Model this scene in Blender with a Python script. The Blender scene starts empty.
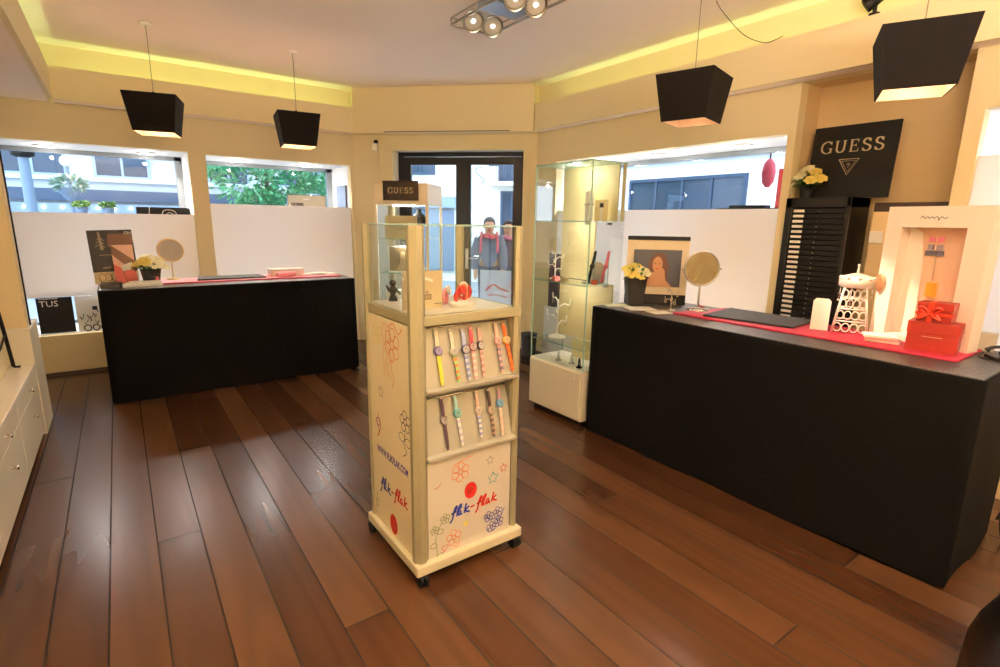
import bpy, bmesh, math, random
from mathutils import Vector, Matrix, Euler
R = random.Random(7)
PI = math.pi
S2 = math.sqrt(.5)
col = bpy.context.scene.collection
sc = bpy.context.scene

# ------------------------------------------------------------------ materials
def lin(h):
    h = h.lstrip('#'); v = [int(h[i:i+2], 16)/255 for i in (0, 2, 4)]
    return tuple(x/12.92 if x <= .04045 else ((x+.055)/1.055)**2.4 for x in v) + (1,)
MATS = {}
def mat(name, hexc='#808080', rough=.5, metal=0, emit=None, estr=0, noise=.06, nscale=30, bump=0, spec=.5, coat=0):
    if name in MATS: return MATS[name]
    m = bpy.data.materials.new(name); m.use_nodes = True; MATS[name] = m
    n = m.node_tree.nodes; l = m.node_tree.links
    b = n['Principled BSDF']; c = lin(hexc)
    b.inputs['Roughness'].default_value = rough; b.inputs['Metallic'].default_value = metal
    b.inputs['Specular IOR Level'].default_value = spec
    b.inputs['Coat Weight'].default_value = coat
    tc = n.new('ShaderNodeTexCoord'); nz = n.new('ShaderNodeTexNoise')
    nz.inputs['Scale'].default_value = nscale; nz.inputs['Detail'].default_value = 3
    l.new(tc.outputs['Object'], nz.inputs['Vector'])
    mx = n.new('ShaderNodeMix'); mx.data_type = 'RGBA'
    mx.inputs[6].default_value = tuple(x*(1-noise) for x in c[:3])+(1,)
    mx.inputs[7].default_value = tuple(min(1, x*(1+noise)) for x in c[:3])+(1,)
    l.new(nz.outputs['Fac'], mx.inputs[0]); l.new(mx.outputs[2], b.inputs['Base Color'])
    if emit:
        b.inputs['Emission Color'].default_value = lin(emit); b.inputs['Emission Strength'].default_value = estr
    if bump:
        bp = n.new('ShaderNodeBump'); bp.inputs['Strength'].default_value = bump; bp.inputs['Distance'].default_value = .01
        l.new(nz.outputs['Fac'], bp.inputs['Height']); l.new(bp.outputs[0], b.inputs['Normal'])
    return m
def glass_mat(name, tint='#f2fbf8', refl=.08):
    m = bpy.data.materials.new(name); m.use_nodes = True; MATS[name] = m
    n = m.node_tree.nodes; l = m.node_tree.links; n.remove(n['Principled BSDF'])
    o = n['Material Output']; t = n.new('ShaderNodeBsdfTransparent'); t.inputs[0].default_value = lin(tint)
    g = n.new('ShaderNodeBsdfGlossy'); g.inputs['Roughness'].default_value = .02
    lw = n.new('ShaderNodeLayerWeight'); lw.inputs['Blend'].default_value = .25
    mp = n.new('ShaderNodeMapRange'); mp.inputs[3].default_value = refl*.5; mp.inputs[4].default_value = min(1, refl*6)
    l.new(lw.outputs['Fresnel'], mp.inputs[0])
    x = n.new('ShaderNodeMixShader'); l.new(mp.outputs[0], x.inputs[0]); l.new(t.outputs[0], x.inputs[1]); l.new(g.outputs[0], x.inputs[2])
    l.new(x.outputs[0], o.inputs[0]); return m
def frost_mat(name, hexc, trans=.55):
    m = bpy.data.materials.new(name); m.use_nodes = True; MATS[name] = m
    n = m.node_tree.nodes; l = m.node_tree.links; n.remove(n['Principled BSDF'])
    o = n['Material Output']; c = lin(hexc)
    d = n.new('ShaderNodeBsdfDiffuse'); t = n.new('ShaderNodeBsdfTranslucent'); g = n.new('ShaderNodeBsdfGlossy')
    tc = n.new('ShaderNodeTexCoord'); nz = n.new('ShaderNodeTexNoise'); nz.inputs['Scale'].default_value = 1.3
    l.new(tc.outputs['Object'], nz.inputs['Vector'])
    mx = n.new('ShaderNodeMix'); mx.data_type = 'RGBA'; mx.inputs[6].default_value = tuple(x*.93 for x in c[:3])+(1,); mx.inputs[7].default_value = c
    l.new(nz.outputs['Fac'], mx.inputs[0])
    for q in (d, t): l.new(mx.outputs[2], q.inputs[0])
    g.inputs['Roughness'].default_value = .3; g.inputs[0].default_value = (.8, .8, .8, 1)
    a = n.new('ShaderNodeMixShader'); a.inputs[0].default_value = trans; l.new(d.outputs[0], a.inputs[1]); l.new(t.outputs[0], a.inputs[2])
    b = n.new('ShaderNodeMixShader'); b.inputs[0].default_value = .03; l.new(a.outputs[0], b.inputs[1]); l.new(g.outputs[0], b.inputs[2])
    l.new(b.outputs[0], o.inputs[0]); return m
def wood_floor():
    m = bpy.data.materials.new('plank_floor'); m.use_nodes = True
    n = m.node_tree.nodes; l = m.node_tree.links; b = n['Principled BSDF']
    def math_(op, a, bb=None):
        k = n.new('ShaderNodeMath'); k.operation = op
        for i, v in enumerate((a, bb)):
            if v is None: continue
            if isinstance(v, (int, float)): k.inputs[i].default_value = v
            else: l.new(v, k.inputs[i])
        return k.outputs[0]
    tc = n.new('ShaderNodeTexCoord'); sp = n.new('ShaderNodeSeparateXYZ'); l.new(tc.outputs['Object'], sp.inputs[0])
    u = math_('DIVIDE', math_('ADD', sp.outputs[0], .2), .1904)
    idx = math_('FLOOR', u); fx = math_('FRACT', u)
    off = math_('MULTIPLY', math_('SUBTRACT', idx, 1.0), 1.139)
    v = math_('DIVIDE', math_('SUBTRACT', math_('SUBTRACT', sp.outputs[1], 2.884), off), 4.5)
    jy = math_('FLOOR', v); fy = math_('FRACT', v)
    cmb = n.new('ShaderNodeCombineXYZ'); l.new(idx, cmb.inputs[0]); l.new(jy, cmb.inputs[1])
    wn = n.new('ShaderNodeTexWhiteNoise'); wn.noise_dimensions = '2D'; l.new(cmb.outputs[0], wn.inputs['Vector'])
    # grain
    gv = n.new('ShaderNodeCombineXYZ')
    l.new(math_('MULTIPLY', sp.outputs[0], 6), gv.inputs[0])
    l.new(math_('ADD', math_('MULTIPLY', sp.outputs[1], .55), math_('MULTIPLY', wn.outputs['Value'], 40)), gv.inputs[1])
    l.new(math_('MULTIPLY', idx, 3.7), gv.inputs[2])
    nz = n.new('ShaderNodeTexNoise'); nz.inputs['Scale'].default_value = 1.0; nz.inputs['Detail'].default_value = 1; nz.inputs['Distortion'].default_value = .2
    l.new(gv.outputs[0], nz.inputs['Vector'])
    fn = n.new('ShaderNodeTexNoise'); fn.inputs['Scale'].default_value = 2; fn.inputs['Detail'].default_value = 0
    l.new(gv.outputs[0], fn.inputs['Vector'])
    base = n.new('ShaderNodeValToRGB'); e = base.color_ramp.elements
    e[0].color = lin('#3a2314'); e[1].color = lin('#523722'); e.new(.5).color = lin('#452b1a')
    l.new(wn.outputs['Value'], base.inputs[0])
    gr = n.new('ShaderNodeValToRGB'); e = gr.color_ramp.elements
    e[0].position = .2; e[0].color = (.8, .78, .76, 1); e[1].position = .8; e[1].color = (1.12, 1.1, 1.08, 1)
    rings = math_('ADD', math_('MULTIPLY', math_('SINE', math_('MULTIPLY', nz.outputs['Fac'], 28)), .28), .5)
    l.new(math_('ADD', math_('MULTIPLY', rings, .85), .07), gr.inputs[0])
    mu = n.new('ShaderNodeMix'); mu.data_type = 'RGBA'; mu.blend_type = 'MULTIPLY'; mu.inputs[0].default_value = .8
    l.new(base.outputs[0], mu.inputs[6]); l.new(gr.outputs[0], mu.inputs[7])
    ex = math_('MINIMUM', fx, math_('SUBTRACT', 1.0, fx)); ey = math_('MINIMUM', fy, math_('SUBTRACT', 1.0, fy))
    seam = math_('MAXIMUM', math_('LESS_THAN', ex, .018), math_('LESS_THAN', ey, .0008))
    ms = n.new('ShaderNodeMix'); ms.data_type = 'RGBA'; l.new(math_('MULTIPLY', seam, .95), ms.inputs[0]); l.new(mu.outputs[2], ms.inputs[6]); ms.inputs[7].default_value = lin('#0e0603')
    l.new(ms.outputs[2], b.inputs['Base Color'])
    rr = math_('ADD', math_('MULTIPLY', wn.outputs['Value'], .03), .25)
    l.new(math_('MAXIMUM', rr, math_('MULTIPLY', seam, .8)), b.inputs['Roughness'])
    b.inputs['Specular IOR Level'].default_value = .3
    return m

CREAM = mat('cream_wall_paint', '#ead9ae', .75, noise=.02, nscale=6)
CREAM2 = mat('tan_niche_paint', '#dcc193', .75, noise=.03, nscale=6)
CEIL = mat('ceiling_paint', '#fbeada', .8, noise=.02, nscale=4)
WHITE = mat('white_lacquer', '#f1ebdc', .35, noise=.02)
SHOW = mat('showcase_white', '#f4f2ee', .6, noise=.02)
CABW = mat('cabinet_cream', '#ece5cf', .4, noise=.02)
CLOTH = mat('black_cloth', '#070605', .9, noise=.3, nscale=60, bump=.2, spec=.12)
CLOTHTOP = mat('black_vinyl_top', '#2a2827', .38, noise=.5, nscale=70, bump=.8, spec=.8)
BLACK = mat('black_matt', '#0c0a09', .6, noise=.15, spec=.3)
BLKSAT = mat('black_satin', '#100e0d', .35, noise=.1)
SHADE = mat('black_shade_fabric', '#0e0705', .8, noise=.2, nscale=200, spec=.2)
SHADEIN = mat('shade_inner_white', '#f3d9c0', .7)
STEEL = mat('brushed_steel', '#b9b4aa', .3, 1)
CHAMP = mat('champagne_metal', '#aca687', .42, .45, noise=.05)
CHROME = mat('chrome', '#dcdad6', .08, 1)
MIRROR = mat('mirror_glass', '#e2dcc6', .02, 1, noise=.01)
GOLDW = mat('pale_gold', '#d9b97a', .3, .7)
RED = mat('red_card', '#8f190b', .45, noise=.08)
REDMAT = mat('red_mat', '#a81f3b', .6, noise=.05)
PINK = mat('pink_mat', '#e58a93', .6, noise=.05)
PAPER = mat('white_paper', '#f2eee6', .6, noise=.03)
CARD = mat('cream_card', '#d9c29a', .6, noise=.03)
SILVER = mat('silver_lettering', '#c9bd9f', .35, .4)
BLUEP = mat('blue_print', '#22308f', .6); REDP = mat('red_print', '#c02a20', .6); ORP = mat('orange_print', '#dd7f58', .7)
PURP = mat('purple_print', '#4b3d9c', .6); GREYP = mat('grey_print', '#6f6b6d', .7); GREENP = mat('green_print', '#8b9668', .7); YELP = mat('yellow_print', '#ddd36a', .7)
TEALP = mat('teal_print', '#6fa3a0', .7)
DARKF = mat('dark_door_frame', '#0b0c16', .45, noise=.1)
ALU = mat('grey_window_frame', '#8b9296', .45, .3)
LEAF = mat('leaf_green', '#4f7a35', .6, noise=.3, nscale=60)
LEAFD = mat('leaf_dark_green', '#2d4a22', .6, noise=.3)
TREE = mat('tree_leaf', '#4d9a68', .6, noise=.4, nscale=3)
PETY = mat('yellow_petal', '#ecd873', .6, noise=.1); PETW = mat('cream_petal', '#f2ecc8', .6, noise=.06)
GLASS = glass_mat('clear_glass', '#fafdfc', .04)
GLASSW = glass_mat('window_glass', '#eef6fb', .04)
GEDGE = mat('glass_edge', '#9fc2b6', .15, noise=.02)
FROST = frost_mat('frosted_panel', '#f7f1ec', .5)
WOODF = wood_floor()
SKIN = mat('skin', '#c98f6d', .6); HAIR = mat('brown_hair', '#3a2216', .6)
FLOORDK = mat('dark_trim', '#3a2416', .5)
LAMPGLOW = mat('lamp_glow', '#fff4e0', .5, emit='#ffe9c8', estr=6)
SPOTGLOW = mat('spot_glow', '#ffffff', .5, emit='#fff8f0', estr=22)

# ------------------------------------------------------------------ mesh builder
def smooth_pts(pts, n=5, closed=False):
    P = [Vector(p) for p in pts]; out = []; N = len(P)
    rng = range(N if closed else N-1)
    for i in rng:
        if closed: p0, p1, p2, p3 = P[(i-1) % N], P[i], P[(i+1) % N], P[(i+2) % N]
        else: p0, p1, p2, p3 = P[max(i-1, 0)], P[i], P[i+1], P[min(i+2, N-1)]
        for k in range(n):
            t = k/n
            out.append(.5*((2*p1)+(-p0+p2)*t+(2*p0-5*p1+4*p2-p3)*t*t+(-p0+3*p1-3*p2+p3)*t**3))
    out.append(P[0].copy() if closed else P[-1].copy())
    return out
class MB:
    def __init__(s): s.v = []; s.f = []; s.m = []; s.sm = []
    def add(s, vs, fs, m, smooth=False):
        o = len(s.v); s.v += [Vector(v) for v in vs]
        for f in fs: s.f.append([i+o for i in f]); s.m.append(m); s.sm.append(smooth)
    def box(s, a, b, m, M=None):
        x0, y0, z0 = a; x1, y1, z1 = b
        vs = [Vector(p) for p in ((x0,y0,z0),(x1,y0,z0),(x1,y1,z0),(x0,y1,z0),(x0,y0,z1),(x1,y0,z1),(x1,y1,z1),(x0,y1,z1))]
        if M: vs = [M @ v for v in vs]
        s.add(vs, [(0,3,2,1),(4,5,6,7),(0,1,5,4),(1,2,6,5),(2,3,7,6),(3,0,4,7)], m); return s
    def prism(s, poly, z0, z1, m, M=None):       # poly in xy, extruded along z
        n = len(poly); vs = [Vector((p[0], p[1], z0)) for p in poly]+[Vector((p[0], p[1], z1)) for p in poly]
        if M: vs = [M @ v for v in vs]
        s.add(vs, [tuple(range(n))[::-1], tuple(range(n, 2*n))]+[(i, (i+1) % n, n+(i+1) % n, n+i) for i in range(n)], m); return s
    def cyl(s, p0, p1, r0, r1=None, m=None, n=16, smooth=True, cap=True):
        r1 = r0 if r1 is None else r1
        p0, p1 = Vector(p0), Vector(p1); d = (p1-p0).normalized()
        a = d.orthogonal().normalized(); b = d.cross(a)
        vs = []
        for p, r in ((p0, r0), (p1, r1)):
            for i in range(n): t = 2*PI*i/n; vs.append(p+(a*math.cos(t)+b*math.sin(t))*r)
        s.add(vs, [(i, (i+1) % n, n+(i+1) % n, n+i) for i in range(n)], m, smooth)
        if cap: s.add(vs, [tuple(range(n))[::-1], tuple(range(n, 2*n))], m)
        return s
    def tube(s, pts, r, m, n=8, closed=False):
        P = [Vector(p) for p in pts]; N = len(P); vs = []; prev = None
        for i, p in enumerate(P):
            if closed: d = P[(i+1) % N]-P[(i-1) % N]
            else: d = P[min(i+1, N-1)]-P[max(i-1, 0)]
            d.normalize()
            if prev is None: a = d.orthogonal().normalized()
            else:
                a = prev-d*prev.dot(d); a = a.normalized() if a.length > 1e-6 else d.orthogonal().normalized()
            prev = a; b = d.cross(a); rr = r[i] if isinstance(r, (list, tuple)) else r
            for k in range(n): t = 2*PI*k/n; vs.append(p+(a*math.cos(t)+b*math.sin(t))*rr)
        fs = []
        for i in range(N if closed else N-1):
            j = (i+1) % N
            for k in range(n): fs.append((i*n+k, i*n+(k+1) % n, j*n+(k+1) % n, j*n+k))
        if not closed: fs += [tuple(range(n))[::-1], tuple(range((N-1)*n, N*n))]
        s.add(vs, fs, m, True); return s
    def lathe(s, prof, c, m, n=24, sx=1, sy=1, smooth=True, M=None):
        vs = []
        for r, z in prof:
            for i in range(n):
                t = 2*PI*i/n; v = Vector((r*math.cos(t)*sx, r*math.sin(t)*sy, z))
                if M: v = M @ v
                vs.append(v+Vector(c))
        fs = []
        for j in range(len(prof)-1):
            for i in range(n): fs.append((j*n+i, j*n+(i+1) % n, (j+1)*n+(i+1) % n, (j+1)*n+i))
        s.add(vs, fs, m, smooth)
        if prof[0][0] > 1e-5: s.add(vs, [tuple(range(n))[::-1]], m)
        if prof[-1][0] > 1e-5: k = (len(prof)-1)*n; s.add(vs, [tuple(range(k, k+n))], m)
        return s
    def sphere(s, c, r, m, n=12, sc=(1,1,1)):
        prof = [(max(1e-6, math.sin(PI*i/n)), -math.cos(PI*i/n)) for i in range(n+1)]
        vs = []; k = n*2
        for a, z in prof:
            for i in range(k): t = 2*PI*i/k; vs.append(Vector(c)+Vector((a*math.cos(t)*r*sc[0], a*math.sin(t)*r*sc[1], z*r*sc[2])))
        s.add(vs, [(j*k+i, j*k+(i+1) % k, (j+1)*k+(i+1) % k, (j+1)*k+i) for j in range(n) for i in range(k)], m, True); return s
    def poly(s, pts, m): s.add(pts, [tuple(range(len(pts)))], m); return s
    # flat artwork on a plane: o origin, r right, u up, n normal
    def art(s, o, r, u, pts, m, lift=.001):
        o, r, u = Vector(o), Vector(r), Vector(u); n = r.cross(u)
        s.poly([o+r*p[0]+u*p[1]+n*lift for p in pts], m); return s
    def stroke(s, o, r, u, pts, w, m, lift=.001, sm=0, closed=False):
        o, r, u = Vector(o), Vector(r), Vector(u); n = r.cross(u)
        P = [Vector((p[0], p[1], 0)) for p in pts]
        if sm: P = smooth_pts(P, sm, closed)
        vs = []
        for i, p in enumerate(P):
            d = P[min(i+1, len(P)-1)]-P[max(i-1, 0)]
            if d.length < 1e-9: d = Vector((1,0,0))
            d.normalize(); q = Vector((-d.y, d.x, 0))
            ww = w if not isinstance(w, (list, tuple)) else w[0]*abs(d.x)+w[1]*abs(d.y)
            for sg in (-1, 1):
                t = p+q*sg*ww/2; vs.append(o+r*t.x+u*t.y+n*lift)
        s.add(vs, [(2*i, 2*i+2, 2*i+3, 2*i+1) for i in range(len(P)-1)], m); return s
    def text(s, body, o, r, u, size, m, lift=.001, align='CENTER', ext=0, bold=0):
        cu = bpy.data.curves.new('t', 'FONT'); cu.body = body; cu.size = size; cu.align_x = align; cu.resolution_u = 2; cu.extrude = ext; cu.offset = bold
        ob = bpy.data.objects.new('t', cu); col.objects.link(ob)
        dg = bpy.context.evaluated_depsgraph_get(); me = bpy.data.meshes.new_from_object(ob.evaluated_get(dg))
        o, r, u = Vector(o), Vector(r), Vector(u); n = r.cross(u)
        s.add([o+r*v.co.x+u*v.co.y+n*(lift+v.co.z) for v in me.vertices], [tuple(p.vertices) for p in me.polygons], m)
        bpy.data.objects.remove(ob); bpy.data.curves.remove(cu); bpy.data.meshes.remove(me); return s
    def build(s, name, parent=None, label=None, bevel=0, fix=True):
        me = bpy.data.meshes.new(name); ms = []
        for m in s.m:
            if m not in ms: ms.append(m)
        me.from_pydata([tuple(v) for v in s.v], [], s.f)
        for m in ms: me.materials.append(m)
        me.polygons.foreach_set('material_index', [ms.index(m) for m in s.m])
        me.polygons.foreach_set('use_smooth', s.sm)
        me.update()
        ob = bpy.data.objects.new(name, me); col.objects.link(ob)
        if parent: ob.parent = parent
        if label: ob['label'] = label
        if bevel:
            b = ob.modifiers.new('bevel', 'BEVEL'); b.width = bevel; b.segments = 2; b.limit_method = 'ANGLE'; b.angle_limit = .9
        return ob
def thing(name, label, cat, loc=(0,0,0), rz=0, group=None, rx=0):
    o = bpy.data.objects.new(name, None); col.objects.link(o); o.empty_display_size = .1
    o.location = loc; o.rotation_euler = (rx, 0, rz); o['label'] = label; o['category'] = cat
    if group: o['group'] = group
    return o
def tag(o, label, cat, group=None, loc=None, rz=None):
    o['label'] = label; o['category'] = cat
    if group: o['group'] = group
    if loc: o.location = loc
    if rz is not None: o.rotation_euler = (0, 0, rz)
    return o
def struct(o, label=None):
    o['kind'] = 'structure'
    if label: o['label'] = label
    return o
def sempty(name, loc=(0,0,0), rz=0, label=None):
    o = bpy.data.objects.new(name, None); col.objects.link(o); o.location = loc; o.rotation_euler = (0,0,rz); o['kind'] = 'structure'
    if label: o['label'] = label
    return o
def B(a, b, m): return MB().box(a, b, m)
def dup(o, parent=None):
    c = o.copy(); col.objects.link(c); c.parent = parent
    for ch in list(o.children): dup(ch, c)
    return c
X3, Y3, Z3 = Vector((1,0,0)), Vector((0,1,0)), Vector((0,0,1))
FR = (X3, Z3)                       # art plane facing local -y

# GUESS style serif capitals as strokes (unit height)
def serif_word(mb, word, o, r, u, h, m, gap=.22, lift=.002):
    wthin, wthick = .055*h, .15*h
    L = {'G': (.86, [([(.82,.80),(.62,.97),(.40,.98),(.14,.80),(.06,.5),(.14,.2),(.40,.02),(.62,.03),(.80,.14)], 1), ([(.80,.02),(.80,.40)], 0), ([(.60,.40),(.92,.40)], 0), ([(.82,.98),(.82,.72)], 2)]),
         'U': (.86, [([(.16,.98),(.16,.4),(.22,.14),(.45,.02),(.66,.12),(.74,.4),(.74,.98)], 1), ([(.02,.97),(.32,.97)], 0), ([(.60,.97),(.88,.97)], 0)]),
         'E': (.74, [([(.18,0),(.18,1)], 0), ([(.04,.975),(.66,.975)], 0), ([(.04,.025),(.70,.025)], 0), ([(.18,.52),(.52,.52)], 0), ([(.66,1),(.66,.76)], 2), ([(.70,0),(.70,.26)], 2), ([(.52,.64),(.52,.40)], 2)]),
         'S': (.66, [([(.56,.80),(.40,.97),(.22,.96),(.08,.78),(.16,.60),(.36,.50),(.56,.38),(.62,.20),(.46,.03),(.24,.02),(.06,.20)], 1), ([(.58,.98),(.58,.72)], 2), ([(.05,.02),(.05,.28)], 2)])}
    tot = sum(L[c][0] for c in word)*h+gap*h*(len(word)-1); x = -tot/2
    for c in word:
        for pts, kind in L[c][1]:
            w = (wthin, wthick) if kind < 2 else (wthin, wthin)
            mb.stroke(o, r, u, [(x+p[0]*h, p[1]*h) for p in pts], w, m, lift, sm=6 if kind == 1 else 0)
        x += (L[c][0]+gap)*h
def script_word(mb, o, r, u, W, m1, m2, wd, lift=.0015):
    # handwritten «flik-flak», total width W
    k = W/7.6
    fl = lambda x: [[(x-.25,-.7),(x+.15,-.2),(x+.45,1.2),(x+.75,1.75),(x+.85,1.55),(x+.6,1.0),(x+.2,.45)], [(x+.0,.75),(x+.8,.85)],
                    [(x+.8,.0),(x+1.1,1.3),(x+1.45,1.8),(x+1.5,1.5),(x+1.15,.7),(x+1.1,.15),(x+1.35,.1)]]
    kk = lambda x: [[(x,.05),(x+.35,1.6)], [(x+.8,.9),(x+.2,.5),(x+.55,.1),(x+.9,.0)]]
    A = fl(.3)+[[(1.75,.75),(1.7,.15),(1.95,.1)], [(1.85,1.1),(1.9,1.2)]]+kk(2.25)
    D = [[(3.25,.6),(3.9,.68)]]
    C = fl(4.2)+[[(6.25,.75),(5.9,.75),(5.7,.3),(5.9,.05),(6.2,.5),(6.2,.1),(6.4,.08)]]+kk(6.65)
    for s_, m in ((A, m1), (D, m2), (C, m2)):
        for pts in s_:
            mb.stroke(o, r, u, [((p[0]-3.7)*k, p[1]*k*.85+(p[0]-3.7)*k*.06) for p in pts], wd, m, lift, sm=4 if len(pts) > 2 else 0)
def ngon(cx, cy, rx, ry=None, n=20): ry = ry or rx; return [(cx+rx*math.cos(2*PI*i/n), cy+ry*math.sin(2*PI*i/n)) for i in range(n)]
def loop_art(mb, o, r, u, cx, cy, rx, ry, w, m): mb.stroke(o, r, u, ngon(cx, cy, rx, ry, 16)+[(cx+rx, cy)], w, m)
def star_art(mb, o, r, u, cx, cy, R_, w, m):
    p = []
    for i in range(11): a = PI/2+i*PI/5; q = R_ if i % 2 == 0 else R_*.5; p.append((cx+q*math.cos(a), cy+q*math.sin(a)))
    mb.stroke(o, r, u, p, w, m)
def flower_art(mb, o, r, u, cx, cy, R_, w, m, k=5):
    for i in range(k):
        a = 2*PI*i/k+.4; loop_art(mb, o, r, u, cx+R_*.65*math.cos(a), cy+R_*.65*math.sin(a), R_*.38, R_*.38, w, m)
    loop_art(mb, o, r, u, cx, cy, R_*.26, R_*.26, w, m)

# ------------------------------------------------------------------ camera
cam = bpy.data.cameras.new('camera'); co = bpy.data.objects.new('camera', cam); col.objects.link(co)
pit, yaw, roll, fpx = .212327789, .625270151, .0161940638, 523.22448
f = Vector((math.sin(yaw)*math.cos(pit), math.cos(yaw)*math.cos(pit), -math.sin(pit)))
r = Vector((math.cos(yaw), -math.sin(yaw), 0)); u = r.cross(f)
r2 = r*math.cos(roll)+u*math.sin(roll); u2 = -r*math.sin(roll)+u*math.cos(roll)
Mc = Matrix((r2, u2, -f)).transposed().to_4x4(); Mc.translation = (0, 0, 1.6); co.matrix_world = Mc
cam.sensor_width = 36; cam.lens = fpx*36/1000; cam.clip_start = .02; cam.clip_end = 200
sc.camera = co

# ------------------------------------------------------------------ the room
H = 3.12; YB = 6.7; XR = 4.15; XL = -.6
# floor and ceiling
struct(MB().prism([(-1.0,-1.6),(4.9,-1.6),(4.9,4.3),(4.2,5.1),(2.6,6.75),(-1.0,6.75)], -.05, 0, WOODF).build('floor'), 'reddish brown plank floor with dark seams')
struct(B((-1.0,-1.6,H), (4.9,7.6,H+.06), CEIL).build('ceiling'), 'pale peach ceiling')
# left-back wall with two display windows: openings
W1 = (-.95, .70, .41, 2.265); W2 = (.862, 2.47, .41, 2.25)
def wall_y(name, y0, y1, xs, ops, m, lab):
    mb = MB(); x = xs[0]
    for (a, b, z0, z1) in ops:
        mb.box((x,y0,0), (a,y1,H), m); mb.box((a,y0,0), (b,y1,z0), m); mb.box((a,y0,z1), (b,y1,H), m); x = b
    mb.box((x,y0,0), (xs[1],y1,H), m); return struct(mb.build(name), lab)
wall_y('wall_back', YB, YB+.1, (-1.0, 2.5), [W1, W2], CREAM, 'cream wall with two display windows')
# wall left: lower cabinets stand against it
struct(B((-1.0,-1.6,0), (-.722,5.03,H), CREAM).build('wall_left'), 'cream left wall'); struct(B((-.722,4.91,.803), (XL+.002,5.03,2.614), CREAM).build('wall_left_end'), 'projecting end of the cream left wall')
struct(B((-1.0,5.03,0), (-.95,7.4,H), CREAM).build('wall_left_far'), 'left wall beyond the projecting end')
struct(B((XL-.012,5.03,.8), (XL+.01,5.052,2.6), BLACK).build('trim_1'), 'thin black edge strip of left wall end')
struct(B((-1.0,-1.65,0), (4.9,-1.6,H), CREAM).build('wall_front'))
# right wall: segments between openings (face x=XR)
mb = MB()
for (a, b) in ((4.70, 5.05), (2.055, 2.115)): mb.box((XR,a,0), (XR+.1,b,H), CREAM)
mb.box((XR,2.115,0), (XR+.1,4.70,.75), CREAM); mb.box((XR,2.115,2.27), (XR+.1,4.70,H), CREAM)
struct(mb.build('wall_right'), 'cream right wall around the wide display window')
mb = MB()
for (a, b) in ((.995, 1.08), (-1.6,-.9)): mb.box((XR,a,0), (XR+.1,b,H), CREAM)
mb.box((XR,-.9,0), (XR+.1,.995,.75), CREAM); mb.box((XR,-.9,2.28), (XR+.1,.995,H), CREAM)
struct(mb.build('wall_right_front'), 'cream right wall around the window at the photo edge')
struct(B((XR,1.08,2.615), (XR+.1,2.055,H), CREAM).build('wall_right_lintel'), 'cream wall over the niche')
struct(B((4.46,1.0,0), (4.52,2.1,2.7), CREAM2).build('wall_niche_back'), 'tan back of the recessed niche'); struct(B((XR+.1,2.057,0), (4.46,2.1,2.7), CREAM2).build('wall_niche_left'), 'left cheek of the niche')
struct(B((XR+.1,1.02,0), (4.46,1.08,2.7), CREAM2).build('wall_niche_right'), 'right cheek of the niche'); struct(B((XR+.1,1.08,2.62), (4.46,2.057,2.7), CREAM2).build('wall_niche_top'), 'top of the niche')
# door wall at 45 degrees: local x along wall to the right, y outward
DW = Vector((2.5, 6.7, 0)); DL = math.hypot(1.65, 1.65)
dwall = sempty('wall_door', DW, -PI/4, 'cream wall around the dark double door')
d0, d1, dz = .535, 2.17, 2.43
mb = MB(); mb.box((-.05,0,0), (d0,.1,H), CREAM); mb.box((d1,0,0), (DL+.05,.1,H), CREAM); mb.box((d0,0,dz), (d1,.1,H), CREAM)
mb.box((d0-.1,.1,0), (d0,.42,H), WHITE); mb.box((d1,.1,0), (d1+.1,.42,H), WHITE); mb.box((d0-.1,.1,dz), (d1+.1,.42,H), WHITE)
mb.build('wall_panel', dwall)
mb = MB(); mb.box((d0-.06,-.015,0), (d0,0,dz+.05), CREAM); mb.box((d1,-.015,0), (d1+.06,0,dz+.05), CREAM); mb.box((d0-.06,-.015,dz), (d1+.06,0,dz+.05), CREAM); mb.build('casing', dwall)
# door
door = sempty('door_1', DW, -PI/4, 'dark framed glazed double door to the street')
fy0, fy1 = .2, .27; e0, e1, ez = d0, d1, dz
mb = MB(); mb.box((e0,fy0,0), (e0+.07,fy1,ez), DARKF); mb.box((e1-.05,fy0,0), (e1,fy1,ez), DARKF); mb.box((e0,fy0,ez-.05), (e1,fy1,ez), DARKF); mb.build('door_frame', door)
mid = (e0+e1)/2+.035
def leaf(x0, x1, hx):
    mb = MB(); t = .095
    mb.box((x0,fy0-.01,.01), (x0+t,fy1-.02,ez-.06), DARKF); mb.box((x1-t,fy0-.01,.01), (x1,fy1-.02,ez-.06), DARKF)
    mb.box((x0+t,fy0-.01,.01), (x1-t,fy1-.02,.16), DARKF); mb.box((x0+t,fy0-.01,ez-.15), (x1-t,fy1-.02,ez-.06), DARKF)
    o = mb.build('door_leaf', door)
    MB().box((x0+t,fy0+.02,.16), (x1-t,fy0+.026,ez-.15), GLASSW).build('glass_pane', o)
    if hx:
        mb = MB(); mb.box((hx-.02,fy0-.022,.98), (hx+.02,fy0-.01,1.24), STEEL); mb.cyl((hx,fy0-.02,1.12), (hx,fy0-.065,1.12), .011, m=STEEL, n=10)
        mb.tube([(hx,fy0-.06,1.12),(hx+.06,fy0-.062,1.12),(hx+.13,fy0-.058,1.118)], .01, STEEL); mb.box((hx-.016,fy0-.02,.70), (hx+.016,fy0-.01,.76), STEEL)
        mb.build('door_handle', o, 'steel lever handle on long plate')
leaf(e0+.07, mid, None); leaf(mid, e1-.05, mid+.05)
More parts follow.
